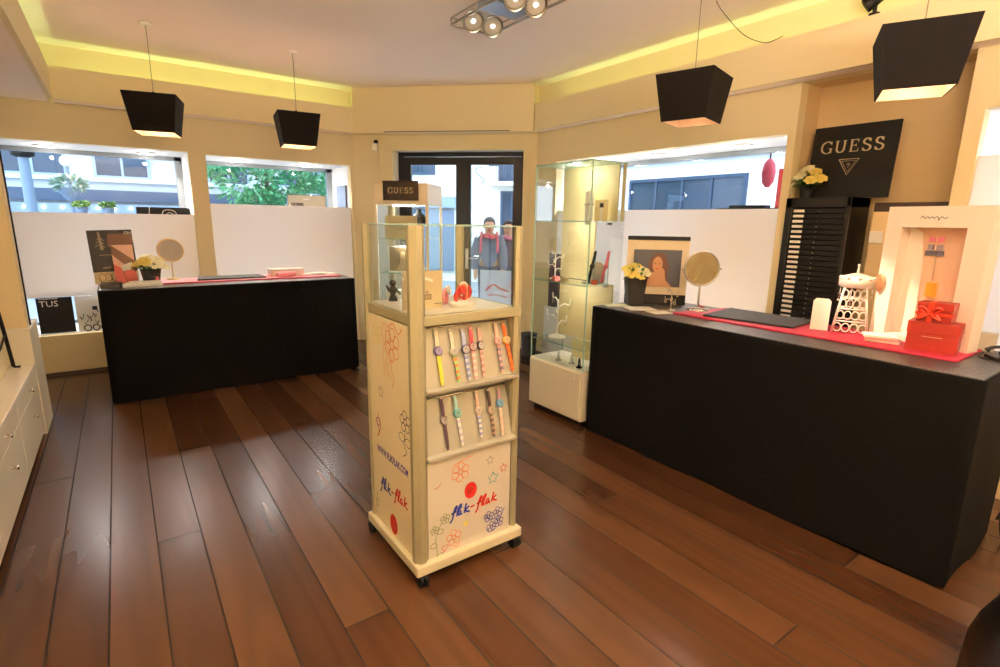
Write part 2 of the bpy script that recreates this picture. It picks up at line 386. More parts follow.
# soffit, chamfered bulkhead, fascias with hidden cove
ZB, ZT = 2.615, 2.90
mb = MB()
mb.box((-.35,6.5,ZB), (2.46,6.535,ZT), CREAM); mb.box((-.35,6.535,ZB), (2.5,YB,ZB+.012), CEIL)
struct(mb.build('trim_2'), 'cove fascia along the left window wall')
mb = MB(); mb.box((-.385,-1.6,ZB), (-.35,6.535,ZT), CREAM); mb.box((-.95,-1.6,ZB-.001), (-.385,YB,ZB+.012), CEIL)
struct(mb.build('trim_3'), 'cove fascia over the left cabinets')
mb = MB(); mb.box((4.0,-1.6,ZB), (4.035,4.93,ZT), CREAM); mb.box((4.035,-1.6,ZB), (XR,5.0,ZB+.012), CEIL)
struct(mb.build('trim_4'), 'cove fascia along the right wall')
mb = MB(); mb.prism([(2.45,6.5),(4.0,4.95),(4.15,5.05),(2.5,6.7)], ZB-.002, H-.001, CREAM); mb.prism([(2.70,6.17),(3.77,5.10),(3.785,5.115),(2.715,6.185)], ZB-.006, ZB-.001, FLOORDK)
struct(mb.build('trim_5'), 'deep bulkhead above the door with a dark air slot')
# skirting
mb = MB(); mb.box((-.95,6.688,0), (2.45,6.7,.035), FLOORDK); struct(mb.build('baseboard_back'))

# display windows: shell behind the wall, outer frame, glass, frosted panels
def show_y(n, op, frost, spots, depth=.72, fr_right=0):
    x0, x1, z0, z1 = op; y0 = YB+.1; y1 = YB+depth
    w = sempty('window_%d' % n, (0,0,0), 0, 'display window with frosted lower panel in the left wall' if n == 1 else 'display window with frosted panel between pillar and door')
    mb = MB(); mb.box((x0-.05,y0,z0-.06), (x1+.05,y1,z0), SHOW); mb.box((x0-.05,y0,z1), (x1+.05,y1,z1+.05), SHOW)
    mb.box((x0-.08,y0,z0-.06), (x0,y1,z1+.05), SHOW); mb.box((x1,y0,z0-.06), (x1+.08,y1,z1+.05), SHOW); mb.build('showcase_shell', w)
    mb = MB(); t = .045
    mb.box((x0-.08,y1,-.2), (x1+.08,y1+.06,z0+.03), ALU); mb.box((x0-.08,y1,z1-t), (x1+.08,y1+.06,3.4), ALU)
    mb.box((x0-.08,y1,z0), (x0+t,y1+.06,z1), ALU); mb.box((x1-t*1.6,y1,z0), (x1+.08,y1+.06,z1), ALU); mb.build('window_frame', w)
    MB().box((x0+t,y1+.02,z0+.03), (x1-t*1.6,y1+.026,z1-t), GLASSW).build('window_pane', w)
    p = MB().box((x0,YB+.04,frost[0]), (x1,YB+.046,frost[1]), FROST).build('frosted_panel', w, 'frosted white panel')
    for sx, sy in spots:
        k = MB(); k.lathe([(.075,z1-.006),(.09,z1-.016),(.09,z1)], (sx,sy,0), SHOW, 20); k.lathe([(.0,z1-.008),(.074,z1-.008)], (sx,sy,0), SPOTGLOW, 20, smooth=False)
        so = k.build('downlight', w)
        spot((sx, sy, z1-.03), (sx, sy-.02, 0), 62, '#fff4ea', 140, so); point((sx, sy, z1-.07), 2.5, '#fff6ee', .02, so)
    return w
def spot(loc, to, power, hexc, ang, parent=None, blend=.6, size=.04):
    d = bpy.data.lights.new('lamp', 'SPOT'); d.energy = power; d.color = lin(hexc)[:3]; d.spot_size = math.radians(ang); d.spot_blend = blend; d.shadow_soft_size = size
    o = bpy.data.objects.new('lamp', d); col.objects.link(o); o.location = loc
    o.rotation_euler = (Vector(to)-Vector(loc)).to_track_quat('-Z', 'Y').to_euler()
    if parent: o.parent = parent
    return o
def point(loc, power, hexc, size=.05, parent=None):
    d = bpy.data.lights.new('lamp', 'POINT'); d.energy = power; d.color = lin(hexc)[:3]; d.shadow_soft_size = size
    o = bpy.data.objects.new('lamp', d); col.objects.link(o); o.location = loc
    if parent: o.parent = parent
    return o
def area(loc, rot, sx, sy, power, hexc, portal=False, spread=180):
    d = bpy.data.lights.new('lamp', 'AREA'); d.shape = 'RECTANGLE'; d.size = sx; d.size_y = sy; d.energy = power; d.color = lin(hexc)[:3]; d.spread = math.radians(spread)
    if portal: d.cycles.is_portal = True
    o = bpy.data.objects.new('lamp', d); col.objects.link(o); o.location = loc; o.rotation_euler = rot
    return o
show_y(1, W1, (.79, 1.61), [(-.5, 7.15), (.35, 7.15)])
show_y(2, W2, (.79, 1.735), [(1.25, 7.13), (2.05, 7.13)])
def show_x(n, a, b, z0, z1, frost, spots, lab, depth=.6):
    x0 = XR+.1; x1 = XR+depth
    w = sempty('window_%d' % n, (0,0,0), 0, lab)
    mb = MB(); mb.box((x0,a-.05,z0-.06), (x1,b+.05,z0), SHOW); mb.box((x0,a-.05,z1), (x1,b+.05,z1+.05), SHOW)
    mb.box((x0,a-.05,z0-.06), (x1,a,z1+.05), SHOW); mb.box((x0,b,z0-.06), (x1,b+.08,z1+.05), SHOW); mb.build('showcase_shell', w)
    t = .045; mb = MB()
    mb.box((x1,a-.08,-.2), (x1+.06,b+.08,z0+.03), ALU); mb.box((x1,a-.08,z1-t), (x1+.06,b+.08,3.4), ALU)
    mb.box((x1,a-.08,z0), (x1+.06,a+t,z1), ALU); mb.box((x1,b-t,z0), (x1+.06,b+.08,z1), ALU); mb.build('window_frame', w)
    MB().box((x1+.02,a+t,z0+.03), (x1+.026,b-t,z1-t), GLASSW).build('window_pane', w)
    MB().box((XR+.04,a,frost[0]), (XR+.046,b,frost[1]), FROST).build('frosted_panel', w, 'frosted white panel')
    for sy in spots:
        k = MB(); k.lathe([(.075,z1-.006),(.09,z1-.016),(.09,z1)], (XR+.3,sy,0), SHOW, 20); k.lathe([(.0,z1-.008),(.074,z1-.008)], (XR+.3,sy,0), SPOTGLOW, 20, smooth=False)
        so = k.build('downlight', w)
        spot((XR+.3, sy, z1-.03), (XR+.28, sy, 0), 46 if n == 3 else 22, '#fff6f0', 140, so); point((XR+.3, sy, z1-.07), 2.5, '#fff6ee', .02, so)
show_x(3, 2.115, 4.70, .75, 2.27, (.76, 1.725), (2.65, 3.5, 4.3), 'wide display window with frosted panel behind the long counter')
show_x(4, -.9, .995, .75, 2.28, (.76, 2.02), (.55,-.3), 'display window with frosted panel at the right edge')

# ------------------------------------------------------------------ black draped counters
def drape(name, label, x0, x1, y0, y1, z, seed):
    rr = random.Random(seed); t = thing(name, label, 'counter', (x0, y0, 0))
    w, d = x1-x0, y1-y0
    # cloth skirt: perimeter with gentle folds, flaring very slightly at the hem
    per = []
    def seg(a, b):
        L = (Vector(b)-Vector(a)).length; n = max(4, int(L/.05))
        nx, ny = (b[1]-a[1])/L, -(b[0]-a[0])/L
        for i in range(n):
            q = i/n; per.append((a[0]+(b[0]-a[0])*q, a[1]+(b[1]-a[1])*q, nx, ny))
    seg((0,0), (w,0)); seg((w,0), (w,d)); seg((w,d), (0,d)); seg((0,d), (0,0))
    N = len(per); ph = [rr.uniform(0, 6) for _ in range(4)]
    rows = [z, z-.008, z-.03, z*.7, z*.4, .12, .012]; vs = []
    for j, zz in enumerate(rows):
        q = 1-zz/z
        for i, (x, y, nx, ny) in enumerate(per):
            a = 0 if j == 0 else .004+q*(.005*math.sin(i*.55+ph[0])+.003*math.sin(i*.23+ph[1])+.007)
            dz = 0 if j < 6 else .008*math.sin(i*.4+ph[2])
            vs.append((x+nx*a, y+ny*a, zz+max(dz, -.01)))
    fs = [(j*N+i, j*N+(i+1) % N, (j+1)*N+(i+1) % N, (j+1)*N+i) for j in range(len(rows)-1) for i in range(N)]
    mb = MB(); mb.add(vs, [q[::-1] for q in fs], CLOTH, True); mb.build('cloth_skirt', t)
    mb = MB(); mb.box((.004,.004,z-.03), (w-.004,d-.004,z+.003), CLOTHTOP); mb.build('counter_top', t, 'shiny black vinyl covered top', bevel=.006)
    return t
ZC = .985
drape('draped_counter', 'black cloth covered counter standing before the left windows', -.19, 1.97, 5.37, 6.05, ZC, 3)
drape('draped_counter', 'long black cloth covered counter along the right wall', 2.84, 3.60, .51, 2.745, ZC, 9)

# ------------------------------------------------------------------ low cabinets along the left wall
wt = MB().box((-.72,-1.6,.515), (-.588,4.9,.547), WHITE).build('cabinet_top', None, bevel=.004); tag(wt, 'long white worktop over the low cream cabinets at left', 'worktop')
ys = [4.88, 3.98, 3.08, 2.18]
cabl = ['low cream cabinet unit at far end of left wall', 'second low cream cabinet unit from the far end of left wall', 'low cream cabinet unit nearest the photo left edge']
for i in range(3):
    y1, y0 = ys[i], ys[i+1]
    t = thing('low_cabinet', cabl[i], 'cabinet', (-.66, (y0+y1)/2, 0), 0, 'low cabinets along the left wall'); h = (y1-y0)/2
    MB().box((-.058,-h,.05), (.052,h,.512), CABW).build('carcass', t); MB().box((-.055,-h,0), (.03,h,.05), FLOORDK).build('plinth', t)
    dr = MB().box((.053,-h+.004,.40), (.068,h-.004,.51), CABW).build('drawer', t, bevel=.002)
    dd = MB().box((.053,-h+.004,.055), (.068,h-.004,.396), CABW).build('door', t, bevel=.002)
    for pr, zz in ((dr, .465), (dd, .285)):
        k = MB(); k.lathe([(.008,0),(.006,.012),(.014,.02),(.014,.028),(.0,.032)], (0,0,0), CHROME, 14, M=Matrix.Rotation(PI/2, 4, 'Y'))
        o = k.build('knob', pr); o.location = (.068, h*.05 if i else h*.02, zz)
mb = MB().prism([(-.718,4.905),(-.588,4.905),(-.588,5.32),(-.718,5.32)], 0, .8, CABW); mb.box((-.72,4.902,.785), (-.583,5.325,.802), WHITE)
tag(mb.build('end_panel', bevel=.004), 'tall white block at the end of the low left cabinets', 'panel')
mb = MB(); mb.tube([(-.703,4.60,1.15),(-.697,4.72,.85),(-.69,4.80,.56)], .011, BLACK); mb.tube([(-.69,4.80,.556),(-.655,4.80,.553)], .008, BLACK); mb.tube([(-.695,4.74,.80),(-.70,4.55,.74),(-.703,4.35,.72)], .007, BLACK)
tag(mb.build('metal_stand'), 'thin black metal stand on the left worktop at photo edge', 'stand')

# ------------------------------------------------------------------ pendant lamps
def pendant(label, x, y, rz, glow, power):
    t = thing('pendant_lamp', label, 'lamp', (x, y, 2.267), rz, 'black square pendant lamps')
    a, b, h = .19, .148, .292; th = .006
    mb = MB()
    q = lambda s, z: [(-s,-s,z),(s,-s,z),(s,s,z),(-s,s,z)]
    mb.add(q(b,0)+q(a,h), [(0,1,5,4),(1,2,6,5),(2,3,7,6),(3,0,4,7)], SHADE)
    mb.add(q(b-th,0)+q(a-th,h-.01), [(4,5,1,0),(5,6,2,1),(6,7,3,2),(7,4,0,3)], SHADEIN)
    mb.add(q(a,h)+q(a-th,h-.01), [(0,1,5,4),(1,2,6,5),(2,3,7,6),(3,0,4,7)], SHADE); mb.tube([(-a+.01,0,h-.02),(a-.01,0,h-.02)], .005, STEEL, 6); mb.tube([(0,-a+.01,h-.02),(0,a-.01,h-.02)], .005, STEEL, 6)
    mb.add(q(b,0)+q(b-th,0), [(0,4,5,1),(1,5,6,2),(2,6,7,3),(3,7,4,0)], SHADE)
    mb.build('shade', t)
    k = MB().sphere((0,0,.17), .045, LAMPGLOW if glow else SHADEIN, 8); k.cyl((0,0,.21), (0,0,.282), .02, m=WHITE, n=12); k.build('bulb', t)
    MB().cyl((0,0,h), (0,0,H-2.267-.02), .0028, m=mat('grey_cord', '#8a7c66', .6), n=6).build('cord', t)
    MB().lathe([(.045,H-2.267-.022),(.045,H-2.267-.002)], (0,0,0), WHITE, 20).build('ceiling_rose', t)
    MB().cyl((0,0,h), (0,0,h+.04), .008, m=SHADE, n=8).build('cord_grip', t)
    point((0,0,.11), power, '#ffd2a0', .05, t)
pendant('black square pendant lamp above the left end of the left counter', .366, 5.47, -.253, True, 5)
pendant('black square pendant lamp above the right end of the left counter', 1.513, 5.483, -.131, True, 5)
pendant('unlit looking black pendant lamp above far end of the long right counter', 3.232, 2.312, .25-PI/2, False, .6)
pendant('large looking black pendant lamp with lit underside nearest the right edge', 3.371, 1.108, .445-PI/2, True, 3.5)

# ceiling spotlight fixture
t = thing('spotlight_fixture', 'rectangular steel ceiling fixture holding four round spotlights', 'light', (2.33, 3.20, 3.0), -PI/2)
L, Wd = .46, .175
mb = MB(); pts = [(-L,-Wd,0),(L,-Wd,0),(L,Wd,0),(-L,Wd,0)]
for i in range(4): mb.tube([pts[i], pts[(i+1) % 4]], .009, STEEL)
for i in range(4): mb.tube([(pts[i][0],pts[i][1],.045), (pts[(i+1) % 4][0],pts[(i+1) % 4][1],.045)], .006, STEEL); mb.tube([pts[i], (pts[i][0],pts[i][1],.045)], .006, STEEL)
mb.build('frame', t)
MB().box((-.2,-.09,.055), (.2,.09,.119), WHITE).build('ceiling_box', t); MB().box((-.13,-.16,.012), (.06,.16,.05), mat('blue_grey_metal', '#9fb0bf', .3, .6)).build('driver_box', t, 'blue grey metal box')
for xx, yy in ((-.30,-.085), (-.30,.085), (.20,-.085), (.20,.085)):
    lm = MB(); M_ = Matrix.Rotation(-.35, 4, 'X') @ Matrix.Rotation(-.75, 4, 'Y')
    lm.lathe([(.03,.05),(.066,.0),(.075,-.012),(.079,-.012),(.079,.0),(.07,.01)], (xx,yy,.0), STEEL, 24, M=M_); lo = lm.build('spot_reflector', t)
    k = MB().lathe([(.0,.012),(.062,-.002)], (xx,yy,.0), mat('lamp_reflector', '#d2c8b6', .3, .35), 24, M=M_); k.sphere((xx,yy,.002), .014, SPOTGLOW, 8); k.build('bulb', lo)
for xx in (-.30, .20): spot((2.33, 3.20-xx, 2.97), (1.4, 3.4-xx, 0), 6, '#ffd9ad', 110)
# small spot on the cove lip
t = thing('cove_spotlight', 'small black spotlight sitting on the right cove lip', 'light', (4.017, 1.60, ZT), 0)
MB().lathe([(.03,0),(.03,.012)], (0,0,0), BLACK, 16).build('base', t); MB().cyl((0,0,.01), (0,0,.08), .012, m=BLACK, n=10).build('stem', t)
mb = MB(); mb.cyl((-.02,.05,.06), (.02,-.06,.14), .045, .032, BLACK, 18); mb.build('head', t)
pts = smooth_pts([(3.55,2.42,3.115),(3.62,2.40,3.05),(3.80,2.34,2.93),(3.93,2.26,2.885),(4.0,2.21,2.905),(4.04,2.18,2.93)], 6)
tag(MB().tube(pts, .003, mat('thin_dark_wire', '#5d4a2c', .6), 6).build('loose_wire'), 'thin loose wire drooping from ceiling to right cove lip', 'wire')
# sensor beside the door
t = thing('motion_sensor', 'small white motion sensor on dark bracket beside the door top', 'sensor', (2.73, 6.466, 2.42), -PI/4)
MB().box((-.02,-.03,.07), (.02,-.003,.13), BLACK).build('bracket', t); mb = MB(); mb.box((-.035,-.075,0), (.035,-.03,.085), WHITE); mb.build('housing', t, bevel=.008)
MB().tube([(.03,-.006,.08),(.035,-.006,-.3),(.035,-.006,-1.0)], .004, CREAM).build('cable', t)

# ------------------------------------------------------------------ centre watch stand
st = thing('watch_display_stand', 'tall cream rolling display stand for children watches in the middle', 'display stand', (.92, 1.86, 0))
SX, SY = .53, .51          # local footprint
PANEL = mat('stand_panel_cream', '#e9e0c2', .45, noise=.02)
mb = MB().box((-.022,-.03,.061), (SX+.024,SY+.022,.11), mat('stand_base_cream_dimmed', '#d8d1b4', .4)); mb.build('base_plate', st, bevel=.006)  # base cream darkened: weaker light near the floor painted into it
for cx, cy in ((.012,-.006), (SX-.004,-.006), (-.002,SY-.004), (SX-.004,SY-.004)):
    c = MB(); c.box((cx-.018,cy-.018,.04), (cx+.018,cy+.018,.06), BLACK); c.cyl((cx-.02,cy,.031), (cx-.004,cy,.031), .031, m=BLACK, n=20); c.cyl((cx+.004,cy,.031), (cx+.02,cy,.031), .031, m=BLACK, n=20); c.build('caster', st)
def post(px, py, r0, z1=1.578):
    mb = MB(); mb.prism([(px-r0,py-r0*.35),(px-r0*.35,py-r0),(px+r0*.35,py-r0),(px+r0,py-r0*.35),(px+r0,py+r0*.35),(px+r0*.35,py+r0),(px-r0*.35,py+r0),(px-r0,py+r0*.35)], .11, z1, CHAMP); mb.build('post', st)
post(.02, .02, .034); post(SX, .02, .018); post(.01, SY-.01, .018); post(SX-.02, SY-.02, .022)
# side panel (left, camera facing -x): art plane right = -y ... seen from the left, right is -y
sp = MB().box((0,.05,.11), (.012,SY-.02,1.17), PANEL)
o, rr_, uu = (0,SY/2,0), Vector((0,-1,0)), Z3
yc = 2.115
def LP(y, z): return (-(y-yc), z)           # world y -> art coordinate
A = lambda pts, w, m, sm=4: sp.stroke(o, rr_, uu, pts, w, m, sm=sm)
script_word(sp, (0,SY/2,.315), rr_, uu, .31, BLUEP, REDP, .0095)
sp.art(o, rr_, uu, ngon(0,.172,.042,.052), REDP); loop_art(sp, o, rr_, uu, 0, .172, .018, .022, .004, ORP); A([(-.012,.155),(0,.19),(.012,.158)], .004, ORP, 0)
sp.text('WWW.FLIKFLAK.COM', (0,SY/2,.488), rr_*.68, uu, .05, PURP, bold=.0016)
for k_ in range(3): A([(-.06+.03*k_+.02*math.sin(3*q+k_), .90+q*.05) for q in range(6)], .003, ORP)
flower_art(sp, o, rr_, uu, .035, 1.06, .075, .004, ORP, 6); A([(.035,1.0),(.02,.95),(.045,.90),(.02,.86)], .004, ORP); A([(.0,1.13),(.05,1.16),(.10,1.12),(.14,1.15)], .005, ORP)
flower_art(sp, o, rr_, uu, -.13, 1.085, .05, .003, YELP, 5)
star_art(sp, o, rr_, uu, -.105, .806, .03, .004, GREYP)
A([(-.17,.66),(-.14,.60),(-.16,.57),(-.12,.63),(-.15,.69)], .006, REDP); loop_art(sp, o, rr_, uu, -.15, .645, .02, .02, .005, PURP)
flower_art(sp, o, rr_, uu, .15, .74, .05, .005, GREYP, 5); A([(.15,.69),(.135,.63),(.16,.60),(.12,.57)], .005, GREYP); loop_art(sp, o, rr_, uu, .115, .66, .03, .02, .004, GREYP); loop_art(sp, o, rr_, uu, .175, .65, .03, .02, .004, GREYP)
A([(-.21,.13),(-.2,.2),(-.19,.26)], .004, GREENP); loop_art(sp, o, rr_, uu, -.19, .20, .016, .02, .004, GREENP)
sp.build('side_panel', st, 'cream side panel printed with doodles and lettering')
MB().box((SX-.002,.045,.11), (SX+.01,SY-.04,1.17), PANEL).build('side_panel', st); MB().box((.05,SY-.012,.11), (SX-.04,SY,1.17), PANEL).build('back_panel', st)
# front printed panel
fp = MB().box((.05,.0,.11), (SX-.035,.012,.575), mat('stand_print_panel_dimmed', '#cdc7ba', .4, noise=.03))  # duller than the side panels: dim light on the front put into the colour
o = (-.92,0,0); F = lambda pts, w, m, sm=4: fp.stroke(o, X3, Z3, pts, w, m, sm=sm)
script_word(fp, (1.205-.92,0,.282), X3, Z3, .265, BLUEP, REDP, .009)
fp.art(o, X3, Z3, ngon(1.19,.385,.034,.041), REDP); loop_art(fp, o, X3, Z3, 1.19, .385, .014, .018, .003, ORP); F([(1.18,.37),(1.19,.40),(1.20,.372)], .0035, ORP, 0)
F([(1.008,.08),(1.012,.14),(1.006,.2),(1.03,.26),(1.045,.285)], .004, GREENP); 
for q, s_ in ((.11, 1), (.17, -1), (.23, 1)): loop_art(fp, o, X3, Z3, 1.012+s_*.018, q, .016, .012, .004, GREENP)
flower_art(fp, o, X3, Z3, 1.055, .285, .024, .004, GREENP); flower_art(fp, o, X3, Z3, 1.0, .245, .02, .004, GREENP)
flower_art(fp, o, X3, Z3, 1.10, .175, .038, .0035, ORP, 5); F([(1.10,.135),(1.115,.12),(1.13,.135)], .004, ORP)
F([(1.05,.12),(1.035,.145),(1.045,.155),(1.053,.145),(1.062,.155),(1.07,.142),(1.05,.12)], .003, REDP, 0)
for i, (cx, cy) in enumerate(((1.293,.215),(1.345,.222),(1.31,.155),(1.352,.168))): flower_art(fp, o, X3, Z3, cx, cy, .027, .0035, BLUEP, 5)
F([(1.27,.23),(1.29,.205),(1.33,.19),(1.36,.185),(1.385,.235)], .004, BLUEP); F([(1.28,.15),(1.30,.13),(1.33,.14)], .004, BLUEP)
star_art(fp, o, X3, Z3, 1.297, .505, .022, .003, GREYP); star_art(fp, o, X3, Z3, 1.375, .445, .022, .004, REDP); star_art(fp, o, X3, Z3, 1.315, .41, .032, .006, TEALP)
flower_art(fp, o, X3, Z3, 1.135, .49, .045, .0035, ORP, 6); F([(1.10,.53),(1.15,.545),(1.2,.555)], .004, ORP); F([(1.0,.445),(1.02,.45),(1.035,.465)], .003, REDP)
fp.art(o, X3, Z3, [(1.145,.235),(1.18,.235),(1.165,.205)], YELP)
fp.build('front_panel', st, 'white front panel with printed doodles and red and blue lettering')
# watch trays: tilted boards with lip and rail
TRAY = mat('tray_metallic', '#c4c2b4', .25, .45, noise=.03)
def tray(zt, zb):
    mb = MB(); mb.add([(.05,.075,zt),(SX-.02,.075,zt),(SX-.02,.012,zb),(.05,.012,zb),(.05,.09,zt),(SX-.02,.09,zt),(SX-.02,.027,zb),(.05,.027,zb)], [(3,2,1,0),(4,5,6,7),(0,1,5,4),(2,3,7,6),(1,2,6,5),(3,0,4,7)], TRAY)
    o = mb.build('watch_tray', st)
    mb = MB(); mb.box((.045,-.022,zb-.018), (SX-.012,.03,zb), TRAY); mb.build('tray_lip', o, bevel=.004)
    mb = MB(); mb.tube([(.07,.045,zt-.012),(SX-.05,.045,zt-.012)], .005, CHROME); mb.build('hanging_rail', o)
tray(1.17, .905); tray(.86, .60)
MB().box((0,.0,1.175), (SX+.012,SY,1.215), CHAMP).build('deck', st, bevel=.003)
MB().box((.02,.03,1.2152), (SX-.02,SY-.02,1.219), WHITE).build('deck_liner', st)
for a_, b_ in (((.05,.008,1.217),(SX-.018,.014,1.575)), ((.04,SY-.014,1.217),(SX-.04,SY-.008,1.575)), ((.008,.05,1.217),(.014,SY-.03,1.575)), ((SX-.014,.04,1.217),(SX-.008,SY-.04,1.575))):
    g = MB().box(a_, b_, GLASS).build('glass_pane', st)
    e = MB().box((a_[0],a_[1],1.5752), (b_[0],b_[1],1.579), GEDGE).build('glass_edge', g)
# watches
def watch(label, x, y, zt, length, up, low, casec, dialc, tilt=.2, slant=0., pattern=None, w=.017, r_=.019, upf=.42, lowpart=True):
    t = thing('wrist_watch', label, 'watch', (x, y, zt), 0, 'children watches hanging on the stand'); t.rotation_euler = (-tilt, slant, 0)
    M = lambda hx, nm: mat('strap_'+hx.strip('#'), hx, .5)
    n = 9
    zc = -length*upf
    def strap(z0, z1, hx, pat, tip):
        mb = MB()
        for i in range(n):
            a = z0+(z1-z0)*i/n; b = z0+(z1-z0)*(i+1)/n
            wa = w/2*(1-.25*abs((a-zc)/length)) ; wb = w/2*(1-.25*abs((b-zc)/length))
            if tip and i == n-1: wb *= .5
            c = M(hx, '') if not (pat and i % 2) else M(pat[(i//2) % len(pat)], '')
            ya, yb = -.004-.003*math.sin(PI*i/n), -.004-.003*math.sin(PI*(i+1)/n)
            mb.add([(-wa,ya,a),(wa,ya,a),(wb,yb,b),(-wb,yb,b),(-wa,ya+.003,a),(wa,ya+.003,a),(wb,yb+.003,b),(-wb,yb+.003,b)], [(3,2,1,0),(0,1,5,4),(1,2,6,5),(3,0,4,7),(4,5,6,7),(2,3,7,6)], c)
        mb.build('strap', t)
    strap(0, zc+r_*.8, up, None, False)
    MB().box((-w*.5,-.006,-.012), (w*.5,-.002,-.004), STEEL).build('buckle', t)
    if lowpart: strap(zc-r_*.8, -length, low, pattern, True)
    MX = Matrix.Rotation(PI/2, 4, 'X')
    c = MB(); c.lathe([(r_,0),(r_*1.02,.006),(r_*.9,.0095),(r_*.8,.0095)], (0,-.004,zc), mat('case_'+casec.strip('#'), casec, .3), 24, M=MX); c.cyl((r_*1.0,-.008,zc), (r_*1.16,-.008,zc), .003, m=STEEL, n=8); co_ = c.build('case', t)
    d = MB(); d.lathe([(0,.0105),(r_*.84,.0105)], (0,-.004,zc), mat('dial_'+dialc.strip('#'), dialc, .3), 24, M=MX)
    fo = (0,-.0147,zc)
    for i in range(12): a = i*PI/6; d.stroke(fo, X3, Z3, [(r_*.62*math.sin(a), r_*.62*math.cos(a)), (r_*.74*math.sin(a), r_*.74*math.cos(a))], .0012, GREYP, lift=.0002)
    d.stroke(fo, X3, Z3, [(0,0),(-r_*.3,r_*.3)], .0018, BLACK, lift=.0003); d.stroke(fo, X3, Z3, [(0,0),(r_*.2,r_*.55)], .0014, BLACK, lift=.0003)
    d.build('dial', co_)
TY = lambda z, zt, zb: 1.86+.012+.063*(z-zb)/(zt-zb)-.004
for a in [
  ('child watch with white upper and yellow lower strap, purple case', 1.046, 1.15, .245, '#e6e0c8', '#d9c840', '#3b2a63', '#c9bde0', .012, None, .40, True),
  ('child watch with green and orange striped lower strap', 1.116, 1.14, .235, '#e2e0cf', '#7fae6a', '#d9d4c0', '#eef0ea', .07, ['#cf6a34'], .42, True),
  ('child watch with pale blue strap and dark blue case', 1.178, 1.135, .23, '#9fa8c8', '#a9adbb', '#2a2e55', '#f2f2f2', .03, ['#6f76a6'], .40, True),
  ('child watch with red spotted upper strap and pink lower strap', 1.219, 1.14, .235, '#cf4550', '#d79a98', '#7a1f2c', '#e8d4cf', .0, ['#e9c3bd'], .38, True),
  ('child watch with pink strap and black ringed white dial', 1.263, 1.13, .22, '#d9a9a0', '#cf9890', '#241a1c', '#f4f0ec', .0, ['#8c6f66'], .36, True),
  ('child watch with pale pink patterned strap beside the orange one', 1.355, 1.14, .228, '#dcb9b0', '#b98a84', '#c99a94', '#ecd2cc', .04, ['#5f5560'], .36, True),
  ('child watch with bright orange strap at right of upper tray', 1.397, 1.14, .232, '#dd5a14', '#d8500f', '#e0a83a', '#f0d9b4', .12, ['#e46a22'], .36, True)]:
    lab, x, zt, L_, up, low, cc, dc, sl, pat, upf, lp = a
    watch(lab, x, TY(zt, 1.17, .905)-.003, zt, L_, up, low, cc, dc, .233, -sl, pat, .018, .02, upf, lp)
for a in [
  ('dark purple watch at left of the lower tray', 1.07, .843, .24, '#4a3040', '#3f2735', '#5a4350', '#cfc7bd', .025, None, .45, True),
  ('teal and white child watch on the lower tray', 1.138, .845, .242, '#9fc6c4', '#dcdcd6', '#3a8f95', '#a8d8cf', .055, ['#b9b3cf'], .38, True),
  ('white and pale pink watch with blue dotted strap, lower tray', 1.254, .834, .215, '#dcbfb0', '#cfc6c0', '#e3cfc4', '#f0e8e0', .0, ['#7f86b8'], .42, True),
  ('dark leopard strap watch on the lower tray', 1.318, .836, .23, '#3d2c26', '#4a3730', '#7d6552', '#cdbfa8', .025, ['#8a6f5a'], .45, True),
  ('watch with blue round dial and pale lower strap, right of lower tray', 1.378, .831, .23, '#b98f98', '#d9c2b4', '#3f78a8', '#9fd0e6', -.03, ['#d2b2a4'], .33, True)]:
    lab, x, zt, L_, up, low, cc, dc, sl, pat, upf, lp = a
    watch(lab, x, TY(zt, .86, .60)-.003, zt, L_, up, low, cc, dc, .238, -sl, pat, .016, .02, upf, lp)
# things inside the glass box
ZD = 1.219
mb = MB().box((-.075,-.004,0), (.115,.004,.165), CARD); BRP = mat('brown_print', '#6d4a33', .6)
mb.stroke((.045,-.004,0), X3, Z3, [(-.035,.04),(-.035,.075)], .005, BRP)
for k in range(5): mb.stroke((.045,-.004,0), X3, Z3, [(-.022+.009*k,.042),(-.022+.009*k,.062)], .004, BRP)
mb.stroke((.045,-.004,0), X3, Z3, [(-.024,.042),(.018,.042)], .003, BRP); mb.stroke((.045,-.004,0), X3, Z3, [(-.024,.062),(.018,.062)], .003, BRP); mb.stroke((.045,-.004,0), X3, Z3, [(-.01,.068),(-.004,.080),(.002,.068)], .004, BRP)
mb.stroke((.02,-.004,0), X3, Z3, [(-.05,.12),(0,.135),(.05,.12)], .012, PAPER, sm=4); mb.stroke((.045,-.004,0), X3, Z3, [(.03,.02),(.09,.02)], .003, GREYP)
tag(mb.build('display_card'), 'cream printed card standing in the stand glass box', 'card', loc=(1.02,2.02,ZD))
def upright_card(name, label, cat, x, y, z, rz, w, h, body, arts=None):
    mb = MB().box((-w/2,-.004,0), (w/2,.004,h), body)
    if arts: arts(mb)
    return tag(mb.build(name), label, cat, loc=(x,y,z), rz=rz)
def wstand(label, x, y, cm, strap, rz):
    t = thing('watch_on_cuff', label, 'watch', (x, y, ZD), rz)
    mb = MB(); mb.tube([(.032*math.cos(a), 0, .034+.034*math.sin(a)) for a in [2*PI*i/20 for i in range(20)]], .008, strap, 8, closed=True); mb.build('strap', t)
    k = MB(); k.cyl((0,-.010,.064), (0,-.022,.068), .02, m=cm, n=18); k.build('case', t)
wstand('red child watch lying closed in the glass box', 1.255, 2.06, REDP, REDP, .3)
wstand('white and red child watch lying in the glass box', 1.365, 2.20, PAPER, REDP, -.7)
wstand('pale pink child watch lying in the glass box', 1.20, 2.10, PAPER, PINK, .8)
wstand('orange child watch lying in the glass box', 1.30, 2.12, ORP, ORP, .1)
